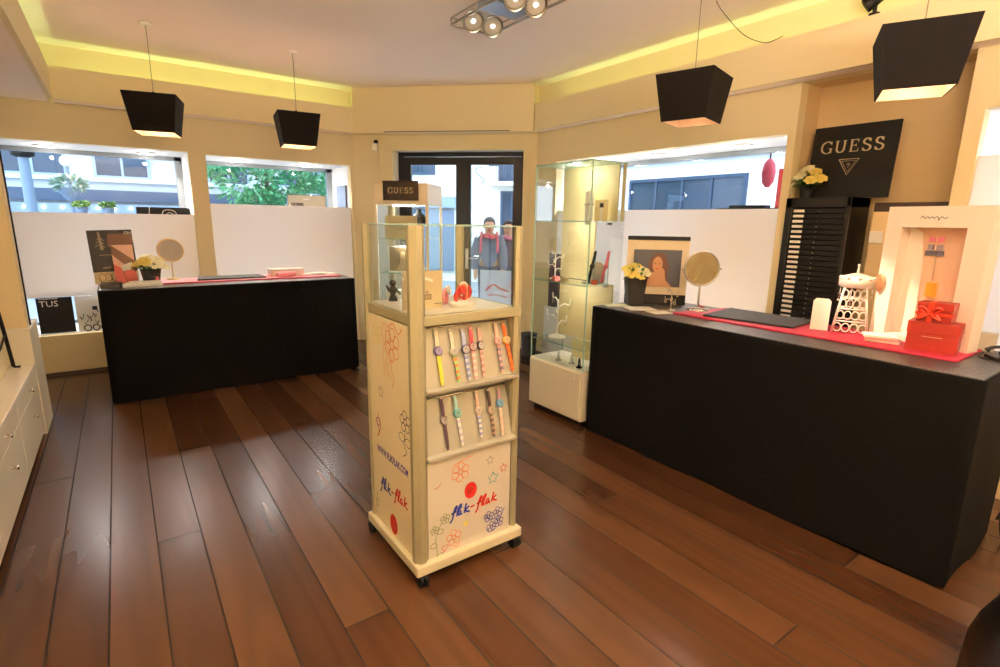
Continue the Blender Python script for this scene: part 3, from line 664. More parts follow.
t = thing('pebble_tray', 'small clear dish of pink pieces at front of the glass box', 'dish', (1.225,1.99,ZD)); mb = MB().lathe([(.05,0),(.065,.02),(.06,.02),(.046,.004)], (0,0,0), PAPER, 20); mb.build('dish', t)
t = thing('figurine', 'small dark figurine in the back left of the glass box', 'figurine', (1.03,2.30,ZD)); mb = MB(); mb.lathe([(.022,0),(.016,.02),(.01,.03),(.018,.045),(.02,.06),(.008,.072)], (0,0,0), BLACK, 14); mb.sphere((0,0,.085), .016, BLACK, 8); mb.tube([(-.02,0,.05),(-.035,-.01,.075)], .006, BLACK); mb.tube([(.02,0,.05),(.035,-.01,.03)], .006, BLACK); mb.build('body', t)

# ------------------------------------------------------------------ GUESS kiosk behind the stand
kx = Vector((2.232, 4.752, 0))          # centre of the front face
gk = thing('jewellery_kiosk', 'white glass jewellery kiosk with dark brown lettered sign near the door', 'display case', kx, -PI/4)
KW, KD = .27, .50
KFR = mat('kiosk_warm_white', '#f7ead4', .4, noise=.02)
MB().box((-KW,0,0), (KW,KD,.72), WHITE).build('base_cabinet', gk, bevel=.004)
mb = MB().box((-KW,0,1.735), (KW,KD,1.935), KFR); mb.build('header', gk, bevel=.004)
sg = MB().box((-.17,-.016,1.775), (.18,-.002,1.955), mat('sign_brown', '#24150f', .5)); serif_word(sg, 'GUESS', (.005,-.016,1.84), X3, Z3, .053, SILVER); sg.build('sign', gk, 'dark brown sign with silver lettering')
for px, py in ((-KW+.012,.012), (KW-.012,.012), (-KW+.012,KD-.012), (KW-.012,KD-.012)): MB().box((px-.012,py-.012,.72), (px+.012,py+.012,1.735), KFR).build('corner_post', gk)
for a_, b_ in (((-KW+.024,.008,.72),(KW-.024,.013,1.735)), ((-KW+.008,.024,.72),(-KW+.013,KD-.024,1.735)), ((KW-.013,.024,.72),(KW-.008,KD-.024,1.735))): MB().box(a_, b_, GLASS).build('glass_pane', gk)
for zz in (1.07, 1.405): MB().box((-KW+.02,.02,zz), (KW-.02,KD-.02,zz+.008), GEDGE).build('glass_shelf', gk)
kl = MB().box((-.1,.06,1.722), (.1,.12,1.735), SPOTGLOW).build('case_light', gk)
pl = point((0,.25,1.68), 5, '#fff6ec', .05, gk); point((0,.06,1.36), 6, '#fff6ec', .05, gk); point((0,.06,1.03), 4, '#fff6ec', .05, gk)
def kloc(lx, ly, z): v = kx+Vector((lx*S2+ly*S2, -lx*S2+ly*S2, z)); return (v.x, v.y, v.z)
def ca(mb): mb.text('GUESS', (0,-.004,.085), X3, Z3, .035, GREYP)
upright_card('display_card', 'cream lettered card on the kiosk upper shelf', 'card', *kloc(-.03,.08,1.4135), -PI/4, .33, .22, CARD, ca)
def photo_woman(mb, w, h, bg, skin=SKIN, hair=HAIR, b0=0.0):
    o = (0,-.0045,b0); mb.art(o, X3, Z3, [(-w/2,0),(w/2,0),(w/2,h),(-w/2,h)], bg, .0003)
    mb.art(o, X3, Z3, [(p[0]*w+.02*w, p[1]*h) for p in [(-.2,0),(-.22,.3),(-.19,.7),(-.05,.92),(.13,.88),(.22,.6),(.2,.25),(.26,0)]], hair, .0006)
    mb.art(o, X3, Z3, [(p[0]*w, p[1]*h) for p in [(-.3,0),(-.12,.28),(-.08,.4),(.1,.4),(.14,.26),(.34,0)]], skin, .0009)
    mb.art(o, X3, Z3, ngon(.01*w, .60*h, .105*w, .22*h), skin, .0011)
    for sx in (-.04, .055): mb.art(o, X3, Z3, ngon(sx*w, .63*h, .018*w, .016*h, 10), HAIR, .0014)
    mb.art(o, X3, Z3, ngon(.01*w, .49*h, .035*w, .018*h, 10), REDP, .0014)
    mb.art(o, X3, Z3, [(p[0]*w, p[1]*h) for p in [(.10,.0),(.08,.3),(.06,.44),(.12,.52),(.17,.44),(.18,.28),(.24,0)]], skin, .0016)
def pa(mb): photo_woman(mb, .27, .24, mat('photo_brown', '#6b5236', .5), mat('photo_skin', '#b08a60', .6), mat('photo_hair', '#4a3320', .6), .012)
upright_card('photo_card', 'brown photo card of a woman on the kiosk middle shelf', 'photo', *kloc(-.03,.10,1.0785), -PI/4, .29, .26, PAPER, pa)
t = thing('gift_box', 'white gift box standing on the kiosk floor', 'box', kloc(-.13,.12,.721), -PI/4); MB().box((-.07,-.05,0), (.07,.05,.17), PAPER).build('box_body', t); MB().box((-.073,-.053,.13), (.073,.053,.18), WHITE).build('lid', t)
t = thing('jewellery_bust', 'dark jewellery bust on the kiosk upper shelf', 'jewellery bust', kloc(.10,.25,1.4135), -PI/4); mb = MB().lathe([(.05,0),(.05,.012),(.015,.02),(.015,.09),(.06,.13),(.075,.2),(.05,.235),(.025,.25),(.022,.29)], (0,0,0), BLACK, 18, sy=.6); mb.build('bust', t)
# sparkling rings standing on kiosk right part
for i in range(6):
    t = tag(MB().tube([(.022*math.cos(a),0,.026+.022*math.sin(a)) for a in [2*PI*k/16 for k in range(16)]], .004, CHROME, 6, closed=True).build('bangle'), 'small silver bangle standing on a kiosk glass shelf', 'bangle', 'silver bangles in the kiosk', kloc(.13+.04*(i % 3), .14+.08*(i//3), 1.0785 if i < 3 else .7205+.0), R.uniform(-.6,.6))

# ------------------------------------------------------------------ glass tower beside the long counter
tw = thing('glass_tower', 'tall glass display tower with cream base at end of long counter', 'display case', (2.81, 2.79, 0))
TX, TYd = .37, .64
MB().box((0,0,.045), (TX,TYd,.455), CABW).build('base_cabinet', tw, bevel=.003); MB().box((.03,.03,0), (TX-.03,TYd-.03,.045), BLACK).build('plinth', tw)
dr = MB().box((-.014,.01,.055), (-.001,TYd-.01,.445), CABW).build('door', tw, bevel=.002)
k = MB().lathe([(.007,0),(.006,.012),(.012,.018),(.0,.026)], (-.014,.05,.395), CHROME, 12, M=Matrix.Rotation(-PI/2, 4, 'Y')); k.build('knob', dr)
for a_, b_ in (((0,0,.456),(.006,TYd,2.03)), ((.006,0,.456),(TX,.006,2.03)), ((.006,TYd-.006,.456),(TX,TYd,2.03))): MB().box(a_, b_, GLASS).build('glass_pane', tw)
for ex, ey in ((0,0), (0,TYd-.006), (TX-.006,TYd-.006)): MB().box((ex-.001,ey-.001,.457), (ex+.007,ey+.007,2.03), GEDGE).build('glass_edge', tw)
MB().box((0,0,2.03), (TX,TYd,2.042), GEDGE).build('top_glass', tw)
BKP = mat('tower_back_cream', '#ecdca8', .5)
bk = MB(); xb = TX-.07; bk.box((xb,.02,1.61), (xb+.015,TYd-.01,2.03), BKP); bk.box((xb,.24,1.13), (xb+.015,TYd-.01,1.60), BKP); bk.box((xb,.02,.63), (xb+.015,TYd-.01,1.12), BKP); bk.box((xb,.24,.456), (xb+.015,TYd-.2,.62), BKP); bk.box((TX-.03,.008,1.61), (TX,.02,2.03), BKP); bk.build('back_panel', tw, 'cream back panel')
for zz in (.62, 1.12, 1.60): 
    s_ = MB().box((.008,.008,zz), (TX-.075,TYd-.008,zz+.008), GLASS).build('glass_shelf', tw); MB().box((.007,.007,zz), (.010,TYd-.007,zz+.008), GEDGE).build('shelf_edge', s_)
for zz in (1.12, 1.60):
    for yy in (.06, .3): c = MB().box((TX-.12,yy,zz-.022), (TX-.072,yy+.02,zz-.001), STEEL).build('shelf_bracket', tw)
def tloc(x, y, z): return (2.81+x, 2.79+y, z)
def strapstand(label, x, y, z, m, group):
    t = thing('bracelet', label, 'bracelet', tloc(x, y, z), -.6)
    p = [(0,0,.01),(.012,-.02,.10),(.03,-.03,.19),(.045,-.01,.25)]
    MB().tube([(q[0],q[1],q[2]) for q in smooth_pts(p, 4)], .011, m, 6).build('band', t); MB().sphere((.02,-.035,.14), .02, m, 8, (1,.6,1)).build('clasp', t)
    k = MB(); k.box((-.04,-.03,0), (.05,.02,.008), GEDGE); k.tube([(.045,.0,.005),(.05,.0,.26)], .004, GEDGE, 6); k.build('acrylic_holder', t)
strapstand('black bracelet hanging diagonally on the glass tower shelf', .13, .12, 1.1285, BLACK, None)
strapstand('pink bracelet hanging diagonally beside the black one in the tower', .215, .06, 1.1285, mat('hot_pink', '#d96a78', .5), None)
t = thing('necklace_bust', 'grey necklace bust on the glass tower shelf', 'jewellery bust', tloc(.255,.145,1.1285), -PI/4)
mb = MB().lathe([(.055,0),(.06,.01),(.062,.06),(.055,.11),(.038,.15),(.02,.165)], (0,0,0), mat('grey_velvet', '#b9b3ab', .8), 20, sy=.45); mb.build('bust', t)
for i, (x, y, hx, lab) in enumerate(((.06,.42,'#d96a6a','small red jewellery box on tower middle shelf, left'), (.05,.30,'#c9b48a','small beige jewellery box on tower middle shelf'), (.14,.06,'#cf5c3c','small orange red jewellery box at front corner of tower shelf'))):
    t = thing('jewellery_box', lab, 'box', tloc(x, y, 1.1285), .3*i); MB().box((-.025,-.02,0), (.025,.02,.022), mat('jb'+hx, hx, .5)).build('box_body', t); MB().box((-.026,-.021,.023), (.026,.021,.036), mat('jb'+hx, hx, .5)).build('lid', t)
def tree_stand(label, loc, s=1.0, m=None):
    m = m or PAPER; t = thing('jewellery_tree', label, 'jewellery stand', loc); mb = MB(); mb.lathe([(.06*s,0),(.055*s,.01*s),(.012*s,.02*s),(.008*s,.03*s)], (0,0,0), m, 20); mb.cyl((0,0,.02*s), (0,0,.26*s), .006*s, m=m, n=8)
    for k in range(5):
        a = k*1.9; z0 = (.08+.04*k)*s; mb.tube(smooth_pts([(0,0,z0),(.04*s*math.cos(a),.04*s*math.sin(a),z0+.03*s),(.075*s*math.cos(a),.075*s*math.sin(a),z0+.02*s),(.085*s*math.cos(a),.085*s*math.sin(a),z0+.06*s)], 3), .005*s, m, 6)
    mb.build('branches', t)
    mb = MB()
    for k in range(5):
        a = k*1.9; z0 = (.08+.04*k)*s; mb.tube([(.075*s*math.cos(a)+.012*math.cos(b), .075*s*math.sin(a), z0-.0*s+.012*math.sin(b)) for b in [2*PI*i/10 for i in range(10)]], .0025, SILVER, 5, closed=True)
    mb.build('rings', t)
tree_stand('white branching jewellery tree in the lower part of the tower', tloc(.17,.50,.6285), 1.25)
tree_stand('white branching jewellery tree on the tower middle shelf', tloc(.14,.52,1.1285), .8)
for i, (x, y) in enumerate(((.08,.12),(.12,.25),(.09,.38))):
    t = thing('ring_stand', ('dark grey ring stand on tower base, front', 'silver ring stand on tower base, middle', 'silver ring stand on tower base, back')[i], 'ring stand', tloc(x, y, .456)); mb = MB().lathe([(.026,0),(.026,.008),(.012,.014),(.008,.07),(.0,.085)], (0,0,0), BLACK if i == 0 else STEEL, 16); mb.build('cone', t); MB().tube([(.0125*math.cos(b),.0125*math.sin(b),.035) for b in [2*PI*i_/12 for i_ in range(12)]], .003, CHROME, 5, closed=True).build('ring', t)
def tc1(mb): mb.text('JEWELS', (0,-.004,.02), X3, Z3, .02, GREYP)
t = thing('watch_holder', 'cream watch holder with small square dial on tower top shelf', 'watch', tloc(.235,.12,1.6085), -PI/4); MB().box((-.05,0,0), (.05,.02,.16), BKP).build('holder', t); c = MB().box((-.018,-.008,.10), (.018,-.001,.14), STEEL).build('case', t); MB().box((-.013,-.0095,.105), (.013,-.0085,.135), BLACK).build('dial', c); MB().box((-.011,-.006,.0), (.011,-.001,.10), PAPER).build('strap', t)
t = thing('watch_holder', 'plain pale watch holder in front corner of tower top shelf', 'watch', tloc(.06,.08,1.6085), -PI/4); MB().lathe([(.03,0),(.03,.2),(.022,.215)], (0,0,0), SHOW, 18).build('holder', t); MB().tube([(.032*math.cos(b),.032*math.sin(b),.12) for b in [2*PI*i_/16 for i_ in range(16)]], .006, STEEL, 6, closed=True).build('strap', t)
point(tloc(.12,.3,1.97), 3, '#fff3de', .05); point(tloc(.12,.35,1.56), 2.2, '#fff3de', .05); point(tloc(.10,.35,1.08), 2, '#fff3de', .05)
# bin beyond the tower
t = thing('waste_bin', 'dark grey waste bin on floor beyond the glass tower', 'bin', (3.92,4.83,0)); mb = MB().lathe([(.085,0),(.1,.26),(.105,.27),(.098,.27),(.082,.02)], (0,0,0), mat('bin_grey', '#3c3c42', .5), 24); mb.build('bin_body', t)

# ------------------------------------------------------------------ long counter: things on it
ZL = ZC+.0035
RV = -PI/2
tag(MB().prism([(3.06,2.2),(3.10,.665),(3.50,.665),(3.57,2.12)], 0, .012, REDMAT).build('display_mat', bevel=.003), 'long red mat lying on the right counter', 'mat', loc=(0,0,ZL))
ZM = ZL+.0125
tag(MB().prism([(3.10,1.995),(3.19,1.45),(3.545,1.49),(3.535,2.06)], 0, .012, mat('pad_black', '#1c1614', .7)).build('leather_pad', bevel=.003), 'black jewellery presentation pad on the long red mat', 'pad', loc=(0,0,ZM))
# flower vase helper
def flower(mb, c, r, m, rr, up=(0,0,1)):
    U = Vector(up).normalized(); a = U.orthogonal().normalized(); b = U.cross(a); c = Vector(c)
    for ring, (k, rad, lift, ln) in enumerate(((7,.30,.15,.75), (6,.16,.30,.6), (4,.05,.40,.4))):
        for i in range(k):
            t = 2*PI*i/k+ring*.5+rr.uniform(-.15,.15); d = a*math.cos(t)+b*math.sin(t); e = U.cross(d)
            p0 = c+d*r*rad*.4; p1 = c+d*r*(rad+ln*.55)+U*r*(lift+.12); p2 = c+d*r*(rad+ln)+U*r*(lift+.05)
            w = r*.42*(1-.2*ring)
            mb.add([p0-e*w*.3, p0+e*w*.3, p1+e*w, p2+e*w*.5, p2-e*w*.5, p1-e*w, p1+U*r*.03], [(0,1,2,6),(0,6,5),(6,2,3,4),(6,4,5)], m, True)
    mb.sphere(c+U*r*.3, r*.2, m, 5)
def leafblob(mb, c, R_, n, rr, m, s=.03, zs=.6):
    for i in range(n):
        d = Vector((rr.gauss(0,1), rr.gauss(0,1), rr.gauss(0,1))).normalized(); p = Vector(c)+Vector((d.x*R_, d.y*R_, d.z*R_*zs))*rr.uniform(.6,1)
        e = Vector((rr.gauss(0,1), rr.gauss(0,1), rr.gauss(0,1))).normalized(); g = d.cross(e).normalized()
        mb.add([p-d*s, p+g*s*.4, p+d*s*1.1, p-g*s*.4], [(0,1,2,3)], m)
def vase(label, loc, rz, pot, flowers, seed, potw=.07, poth=.2, potart=None, sq=True):
    rr = random.Random(seed); t = thing('flower_pot', label, 'flowers', loc, rz)
    mb = MB()
    if sq:
        a, b = potw*.72, potw; q = lambda s_, z: [(-s_,-s_,z),(s_,-s_,z),(s_,s_,z),(-s_,s_,z)]
        mb.add(q(a,0)+q(b,poth)+q(b*.88,poth)+q(b*.85,poth-.02), [(3,2,1,0),(0,1,5,4),(1,2,6,5),(2,3,7,6),(3,0,4,7),(4,5,9,8),(5,6,10,9),(6,7,11,10),(7,4,8,11),(8,9,13,12),(9,10,14,13),(10,11,15,14),(11,8,12,15),(12,13,14,15)], pot)
    else: mb.lathe([(potw*.75,0),(potw,poth),(potw*.88,poth),(potw*.8,poth-.02),(0,poth-.02)], (0,0,0), pot, 22)
    if potart: potart(mb)
    mb.build('pot', t)
    lf = MB(); leafblob(lf, (0,0,poth+.03), potw*1.25, 60, rr, LEAF, .028); leafblob(lf, (0,0,poth+.02), potw*1.1, 40, rr, LEAFD, .03)
    for (x, y, z, r_, m) in flowers: lf.tube([(x*.3,y*.3,poth-.015),(x,y,z)], .003, LEAF, 5)
    lf.build('foliage', t)
    for (x, y, z, r_, m) in flowers:
        fb = MB(); flower(fb, (x,y,z), r_, m, rr, (x*2.5, y*2.5-.25, .45)); fb.build('flower', t)
vase('black square pot of yellow and cream roses by the framed portrait', (3.125,2.60,ZL), -PI/4+.15, BLKSAT, [(-.035,-.03,.24,.058,PETY),(.05,-.03,.25,.055,PETW),(.0,.02,.285,.05,PETY),(-.06,.03,.27,.045,PETY),(.07,.03,.235,.045,PETW),(.02,-.06,.225,.04,PETY)], 4, .072, .21)
# framed portrait
t = thing('framed_portrait', 'framed portrait photo of a woman with cream mount on the long counter', 'picture', (3.328,2.572,ZL), -PI/4-.04)
FW, FH = .226, .515
MB().box((-FW,-.02,0), (FW,.05,.075), BLACK).build('base', t); MB().box((-FW,-.015,.076), (FW,.045,FH-.03), mat('mount_cream', '#e6d8bd', .6)).build('mount', t)
MB().box((-FW,-.02,FH-.029), (FW,.05,FH), BLACK).build('top_bar', t)
mb = MB(); mb.box((-.175,-.019,.135), (.175,-.016,.415), mat('photo_frame_inner', '#2a2626', .5)); mm = MB()
photo_woman(mb, .35, .28, mat('photo_slate', '#43454f', .5), mat('photo_skin2', '#b88863', .6), mat('photo_hair2', '#5a3423', .6), .135)
for i, v in enumerate(mb.v):
    if i >= 8: v.y -= .0155
mb.build('photo', t, 'portrait photo of a woman with her hand at her chin')
# table mirror
t = thing('table_mirror', 'round silver table mirror on a thin stem on the long counter', 'mirror', (3.295,2.165,ZM), -PI/4+.1)
MB().lathe([(.075,0),(.075,.008),(.012,.014),(.008,.022)], (0,0,0), CHROME, 24).build('base', t)
MB().cyl((0,0,.02), (0,0,.19), .007, m=CHROME, n=10).build('stem', t)
MX = Matrix.Rotation(PI/2, 4, 'X')
mb = MB().tube([(.118*math.cos(a),-.005,.293+.118*math.sin(a)) for a in [2*PI*i/36 for i in range(36)]], .007, STEEL, 8, closed=True); mb.lathe([(0,.0),(.115,.0)], (0,.004,.293), STEEL, 30, M=MX); fr_ = mb.build('frame', t)
MB().lathe([(0,.0),(.114,.0)], (0,-.008,.293), MIRROR, 36, M=MX, smooth=False).build('mirror_glass', fr_)
for sx in (-1, 1): MB().cyl((sx*.122,-.004,.293), (sx*.137,-.004,.293), .007, m=STEEL, n=8).build('pivot', fr_)
tree_stand('small silver jewellery tree beside the round mirror on the long counter', (3.17,2.30,ZL), .55, STEEL)
def booklet(label, x, y, rz, w, d, h, m, z, group=None, art=None):
    mb = MB().box((-w/2,-d/2,0), (w/2,d/2,h), m)
    if art: art(mb)
    return tag(mb.build('booklet', bevel=.0015), label, 'booklet', group, (x,y,z), rz)
def scr(mb):
    for i in range(5): mb.stroke((0,0,.0045), X3, Y3, [(-.07+.01*i,-.05+.02*i),(-.02,-.045+.02*i),(.05,-.055+.022*i)], .003, GREYP, lift=.0004)
booklet('grey patterned brochure on the counter before the framed portrait', 3.03, 2.46, -.5, .2, .15, .0045, PAPER, ZL, None, scr)
booklet('pale green brochure at the far corner of the long counter', 3.0, 2.66, -.4, .18, .12, .004, mat('pale_green_paper', '#cfd3ae', .6), ZL)
booklet('light brochure beneath the round mirror corner of the long counter', 3.02, 2.28, -.35, .15, .12, .004, mat('greyish_paper', '#c9c3b0', .6), ZL)
tag(MB().tube([(-.07,0,.006),(.07,.01,.006)], .005, REDP, 8).build('pen'), 'red pen lying behind the round mirror', 'pen', loc=(3.52,2.28,ZL), rz=.8)
# white plaque and silver tower
mb = MB().prism([(-.045,0),(.045,0),(.045,.17),(.03,.185),(-.03,.185),(-.045,.17)], -.008, .008, PAPER, Matrix.Rotation(PI/2-.12, 4, 'X')); tag(mb.build('card_plaque'), 'white rounded card leaning beside the silver jewellery tower', 'card', loc=(3.29,1.355,ZM+.001), rz=-PI/2+.35)
t = thing('jewellery_holder', 'silver filigree tower shaped jewellery holder on the red mat', 'jewellery stand', (3.37,1.225,ZM), -PI/2+.35)
SIL = mat('silver_plate', '#efe8de', .3, .5)
mb = MB(); bw, tw_, hh = .085, .05, .27
for sx in (-1,1):
    for sy in (-1,1): mb.tube([(sx*bw,sy*bw*.7,0),(sx*tw_,sy*tw_*.8,hh)], .0065, SIL, 8)
mb.build('legs', t)
mb = MB()
for zz in (.07,.14,.20):
    q = zz/hh; a = bw+(tw_-bw)*q; b = bw*.7+(tw_*.8-bw*.7)*q
    for p0, p1 in (((-a,-b),(a,-b)),((a,-b),(a,b)),((a,b),(-a,b)),((-a,b),(-a,-b))): mb.tube([(p0[0],p0[1],zz),(p1[0],p1[1],zz)], .005, SIL, 6)
mb.build('crossbars', t)
mb = MB()
for zz in (.035,.105,.17,.225):
    q = zz/hh; a = (bw+(tw_-bw)*q); b = bw*.7+(tw_*.8-bw*.7)*q
    for k in range(4):
        x = -a+2*a*(k+.5)/4; mb.tube([(x+.02*math.cos(c)*(a/bw), -b, zz+.024*math.sin(c)) for c in [2*PI*i/12 for i in range(12)]], .004, SIL, 5, closed=True)
        x = -b+2*b*(k+.5)/4; mb.tube([(-a, x+.015*math.cos(c), zz+.024*math.sin(c)) for c in [2*PI*i/12 for i in range(12)]], .004, SIL, 5, closed=True)
mb.build('filigree', t)
mb = MB(); mb.lathe([(.075,hh-.01),(.085,hh+.0),(.085,hh+.035),(.07,hh+.055),(.02,hh+.07)], (0,0,0), SIL, 18, sy=.8)
for k in range(9): a = 2*PI*k/9; mb.sphere((.08*math.cos(a),.064*math.sin(a),hh+.045), .011, SIL, 5)
mb.cyl((0,0,hh+.06), (0,0,hh+.115), .008, .003, SIL, 8); mb.sphere((0,0,hh+.115), .008, SIL, 5); mb.build('crown', t)
mb = MB()
for k in range(7): a = 2*PI*k/7; mb.tube([(.078*math.cos(a),.062*math.sin(a),hh-.01),(.082*math.cos(a),.066*math.sin(a),hh-.05-.03*(k % 3))], .003, CHROME, 5); mb.sphere((.082*math.cos(a),.066*math.sin(a),hh-.055-.03*(k % 3)), .008, CHROME, 5)
mb.build('pendants', t)
# white lit display
dd = Vector((-.182,-.983,0)); ang = math.atan2(dd.y, dd.x)
wd = thing('window_display', 'large white cut-out jewellery display standing on the red mat', 'display', (3.385,1.13,ZM), ang)
LIT = mat('display_white_card', '#f6e9dc', .6, noise=.02); INR = mat('display_pink_inner', '#eec3a6', .6, noise=.04)
mb = MB(); W0, Hd, D0 = .457, .705, .10
mb.box((0,0,0), (.075,D0,Hd), LIT); mb.box((W0-.095,0,0), (W0,D0,Hd), LIT); mb.box((.075,0,.60), (W0-.095,D0,Hd), LIT); mb.box((.075,0,0), (W0-.095,D0,.03), LIT)
mb.box((.075,D0-.012,.03), (W0-.095,D0,.60), INR)
mb.stroke((.215,0,.645), X3, Z3, [(-.06,.0),(-.05,.012),(-.04,.0),(-.028,.008),(-.02,.0),(-.008,.008),(0,0),(.012,.008),(.02,0),(.02,-.01),(.032,.008),(.045,0),(.06,.006)], .004, GREYP, sm=4); mb.build('cut_out_box', wd)
mb = MB(); 
mb.add([(.075,D0-.02,.03),(.17,D0-.02,.03),(.165,D0-.02,.4),(.14,D0-.02,.57),(.10,D0-.02,.6),(.075,D0-.02,.6)], [(0,1,2,3,4,5)], LIT)
for i, (x, z, c) in enumerate(((.185,.54,'#e58aa6'),(.225,.54,'#e58aa6'),(.185,.50,'#8c7f8a'),(.225,.50,'#8c7f8a'),(.178,.47,'#5b5560'),(.205,.47,'#5b5560'),(.232,.47,'#5b5560'))): mb.box((x-.013,D0-.022,z-.013), (x+.013,D0-.012,z+.013), mat('gem'+c, c, .3))
mb.tube([(.215,D0-.02,.455),(.22,D0-.02,.33)], .0025, SILVER, 5); mb.box((.20,D0-.03,.245), (.245,D0-.014,.32), mat('amber_gem', '#e8a63c', .3)); mb.build('jewel_art', wd)
mb = MB().sphere((0,0,0), .05, mat('copper_disc', '#c99873', .3, .6), 10, (.45,.2,1)); o = mb.build('oval_disc', wd); o.location = (.02,-.012,.30)
spot((2.50,1.75,2.40), (3.37,1.10,1.10), 250, '#ffd9bd', 20, None, 1, .03)
# red boxes
def giftbox(label, loc, rz, w, d, h, bow):
    t = thing('gift_box', label, 'box', loc, rz); MB().box((0,0,0), (w,d,h*.62), RED).build('box_body', t); MB().box((-.003,-.003,h*.62), (w+.003,d+.003,h), RED).build('lid', t, bevel=.002)
    if bow:
        mb = MB(); rm = mat('red_ribbon', '#d83a20', .3); x = w*.38
        mb.box((x-.011,-.0055,0), (x+.011,d+.0055,h+.001), rm); mb.box((-.0055,-.0052,h*.35), (w+.0055,-.0032,h*.5), rm)
        for s_ in (-1, 1):
            for k in (0, 1): mb.tube(smooth_pts([(x,-.008,h*.45),(x+s_*.025,-.02,h*(.75-.5*k)),(x+s_*.045,-.016,h*(.7-.55*k)),(x+s_*.02,-.01,h*.45)], 4), .006, rm, 6)
        mb.build('ribbon_bow', t)
    else:
        mb = MB(); mb.box((w*.3,-.0036,h*.5), (w*.7,-.0032,h*.5+.003), SILVER); mb.build('label_line', t)
    return t
giftbox('larger red gift box on the red mat before the white display', (3.17,.895,ZM), -PI/2+.12, .20, .12, .145, False)
giftbox('smaller red gift box with ribbon bow on top of the larger one', (3.185,.872,ZM+.1465), -PI/2+.05, .135, .10, .095, True)
for i in range(3):
    labs = ['white booklet at the bottom of the stack on the red mat', 'white booklet in the middle of the stack on the red mat', 'white booklet with blue edge on top of the stack']
    booklet(labs[i], 3.265-.01*i, 1.02+.006*i, -PI/2+.25+.1*i, .15, .11, .012, PAPER if i != 1 else mat('pink_paper', '#e6b3aa', .6), ZM+.0005+.0125*i, 'booklets stacked on the red mat')
t = thing('cardboard_box', 'small light grey box behind the white display at counter end', 'box', (3.555,.70,ZL), -PI/2+.1); MB().box((-.07,-.03,0), (.07,.03,.085), mat('grey_card', '#b3ab9b', .6)).build('box_body', t); MB().box((-.072,-.032,.06), (.072,.032,.09), mat('grey_card', '#b3ab9b', .6)).build('lid', t)
t = thing('telephone', 'black desk telephone at the near end of the long counter', 'telephone', (3.36,.555,ZL), -PI/2-.9); t.scale = (.62, .62, .62)
mb = MB().prism([(-.08,-.09),(.08,-.09),(.08,.09),(-.08,.09)], 0, .03, BLKSAT); mb.box((-.08,.0,.03), (.08,.09,.055), BLKSAT); mb.build('base', t, bevel=.006)
mb = MB(); mb.tube(smooth_pts([(-.055,-.09,.06),(-.06,-.05,.085),(-.06,.05,.09),(-.055,.09,.07)], 5), [.02,.02,.017,.015,.014,.013,.013,.013,.013,.013,.013,.014,.015,.017,.02,.021][:16], BLKSAT, 10); mb.build('handset', t)
mb = MB(); mb.tube(smooth_pts([(-.06,-.10,.04),(-.07,-.125,.012),(-.03,-.15,.008),(.03,-.14,.008),(.05,-.10,.008)], 6), .004, BLKSAT, 6); mb.build('cord', t)
pts = smooth_pts([(3.60,.485,.10),(3.62,.465,.22),(3.60,.462,.34),(3.55,.463,.30),(3.53,.462,.14),(3.56,.44,.012),(3.62,.42,.008),(3.66,.46,.008)], 6)
tag(MB().tube(pts, .006, BLACK, 6).build('power_cable'), 'black cable hanging down the near end of the long counter', 'cable')

# ------------------------------------------------------------------ niche furniture
t = thing('drawer_cabinet', 'black cabinet of many thin labelled drawers in the niche', 'cabinet', (4.13,1.83,0), -PI/2)
mb = MB(); cw = .222; ch = 1.80; cd = .31
mb.box((-cw,0,0), (-cw+.05,cd,ch), BLKSAT); mb.box((cw-.03,0,0), (cw,cd,ch), BLKSAT); mb.box((-cw,0,ch-.07), (cw,cd,ch), BLKSAT); mb.box((-cw,cd-.025,0), (cw,cd,ch), BLKSAT); mb.box((-cw,.01,0), (cw,cd-.025,.50), BLKSAT); mb.build('carcass', t, bevel=.003)
zs0, n_ = .52, 32; dz_ = (ch-.075-zs0)/n_
for i in range(n_):
    z0 = zs0+i*dz_; dr = MB().box((-cw+.053,.012,z0+.003), (cw-.033,cd-.03,z0+dz_-.003), BLACK).build('drawer', t)
    MB().box((-cw+.058,.0085,z0+.010), (-cw+.135,.0115,z0+dz_-.009), PAPER).build('label_holder', dr, 'white drawer label'); MB().sphere((.01,.006,z0+dz_/2), .0055, STEEL, 5).build('knob', dr)
vase('dark pot of cream and yellow flowers on top of the drawer cabinet', (4.22,1.955,1.801), RV, BLACK, [(-.09,-.03,.14,.04,PETW),(-.05,.0,.185,.04,PETW),(.0,-.02,.205,.045,PETW),(.05,-.02,.18,.045,PETY),(.09,-.03,.13,.05,PETY),(-.03,-.06,.15,.04,PETW),(.05,-.07,.12,.045,PETY),(-.10,-.04,.09,.035,PETW)], 8, .055, .085, None, False)
mb = MB().box((-.275,-.008,0), (.275,.008,.515), BLACK); serif_word(mb, 'GUESS', (-.01,-.008,.325), X3, Z3, .085, SILVER, .25)
tri = [(-.065,.275),(.065,.275),(0,.165),(-.065,.275)]; mb.stroke((-.01,-.008,0), X3, Z3, tri, .006, SILVER); mb.stroke((-.01,-.008,0), X3, Z3, [(-.045,.262),(.045,.262),(0,.185),(-.045,.262)], .003, SILVER)
mb.stroke((-.01,-.008,0), X3, Z3, [(-.01,.235),(.0,.245),(.01,.236),(.0,.222),(.0,.216)], .004, SILVER, sm=3)
gp = mb.build('sign_board'); tag(gp, 'black lettered board with triangle emblem leaning in the niche', 'sign', loc=(4.34,1.745,1.801), rz=RV); gp.rotation_euler = (-.08, 0, RV)
t = thing('dark_cabinet', 'dark brown cabinet in the niche behind the white display', 'cabinet', (4.22,1.295,0), -PI/2)
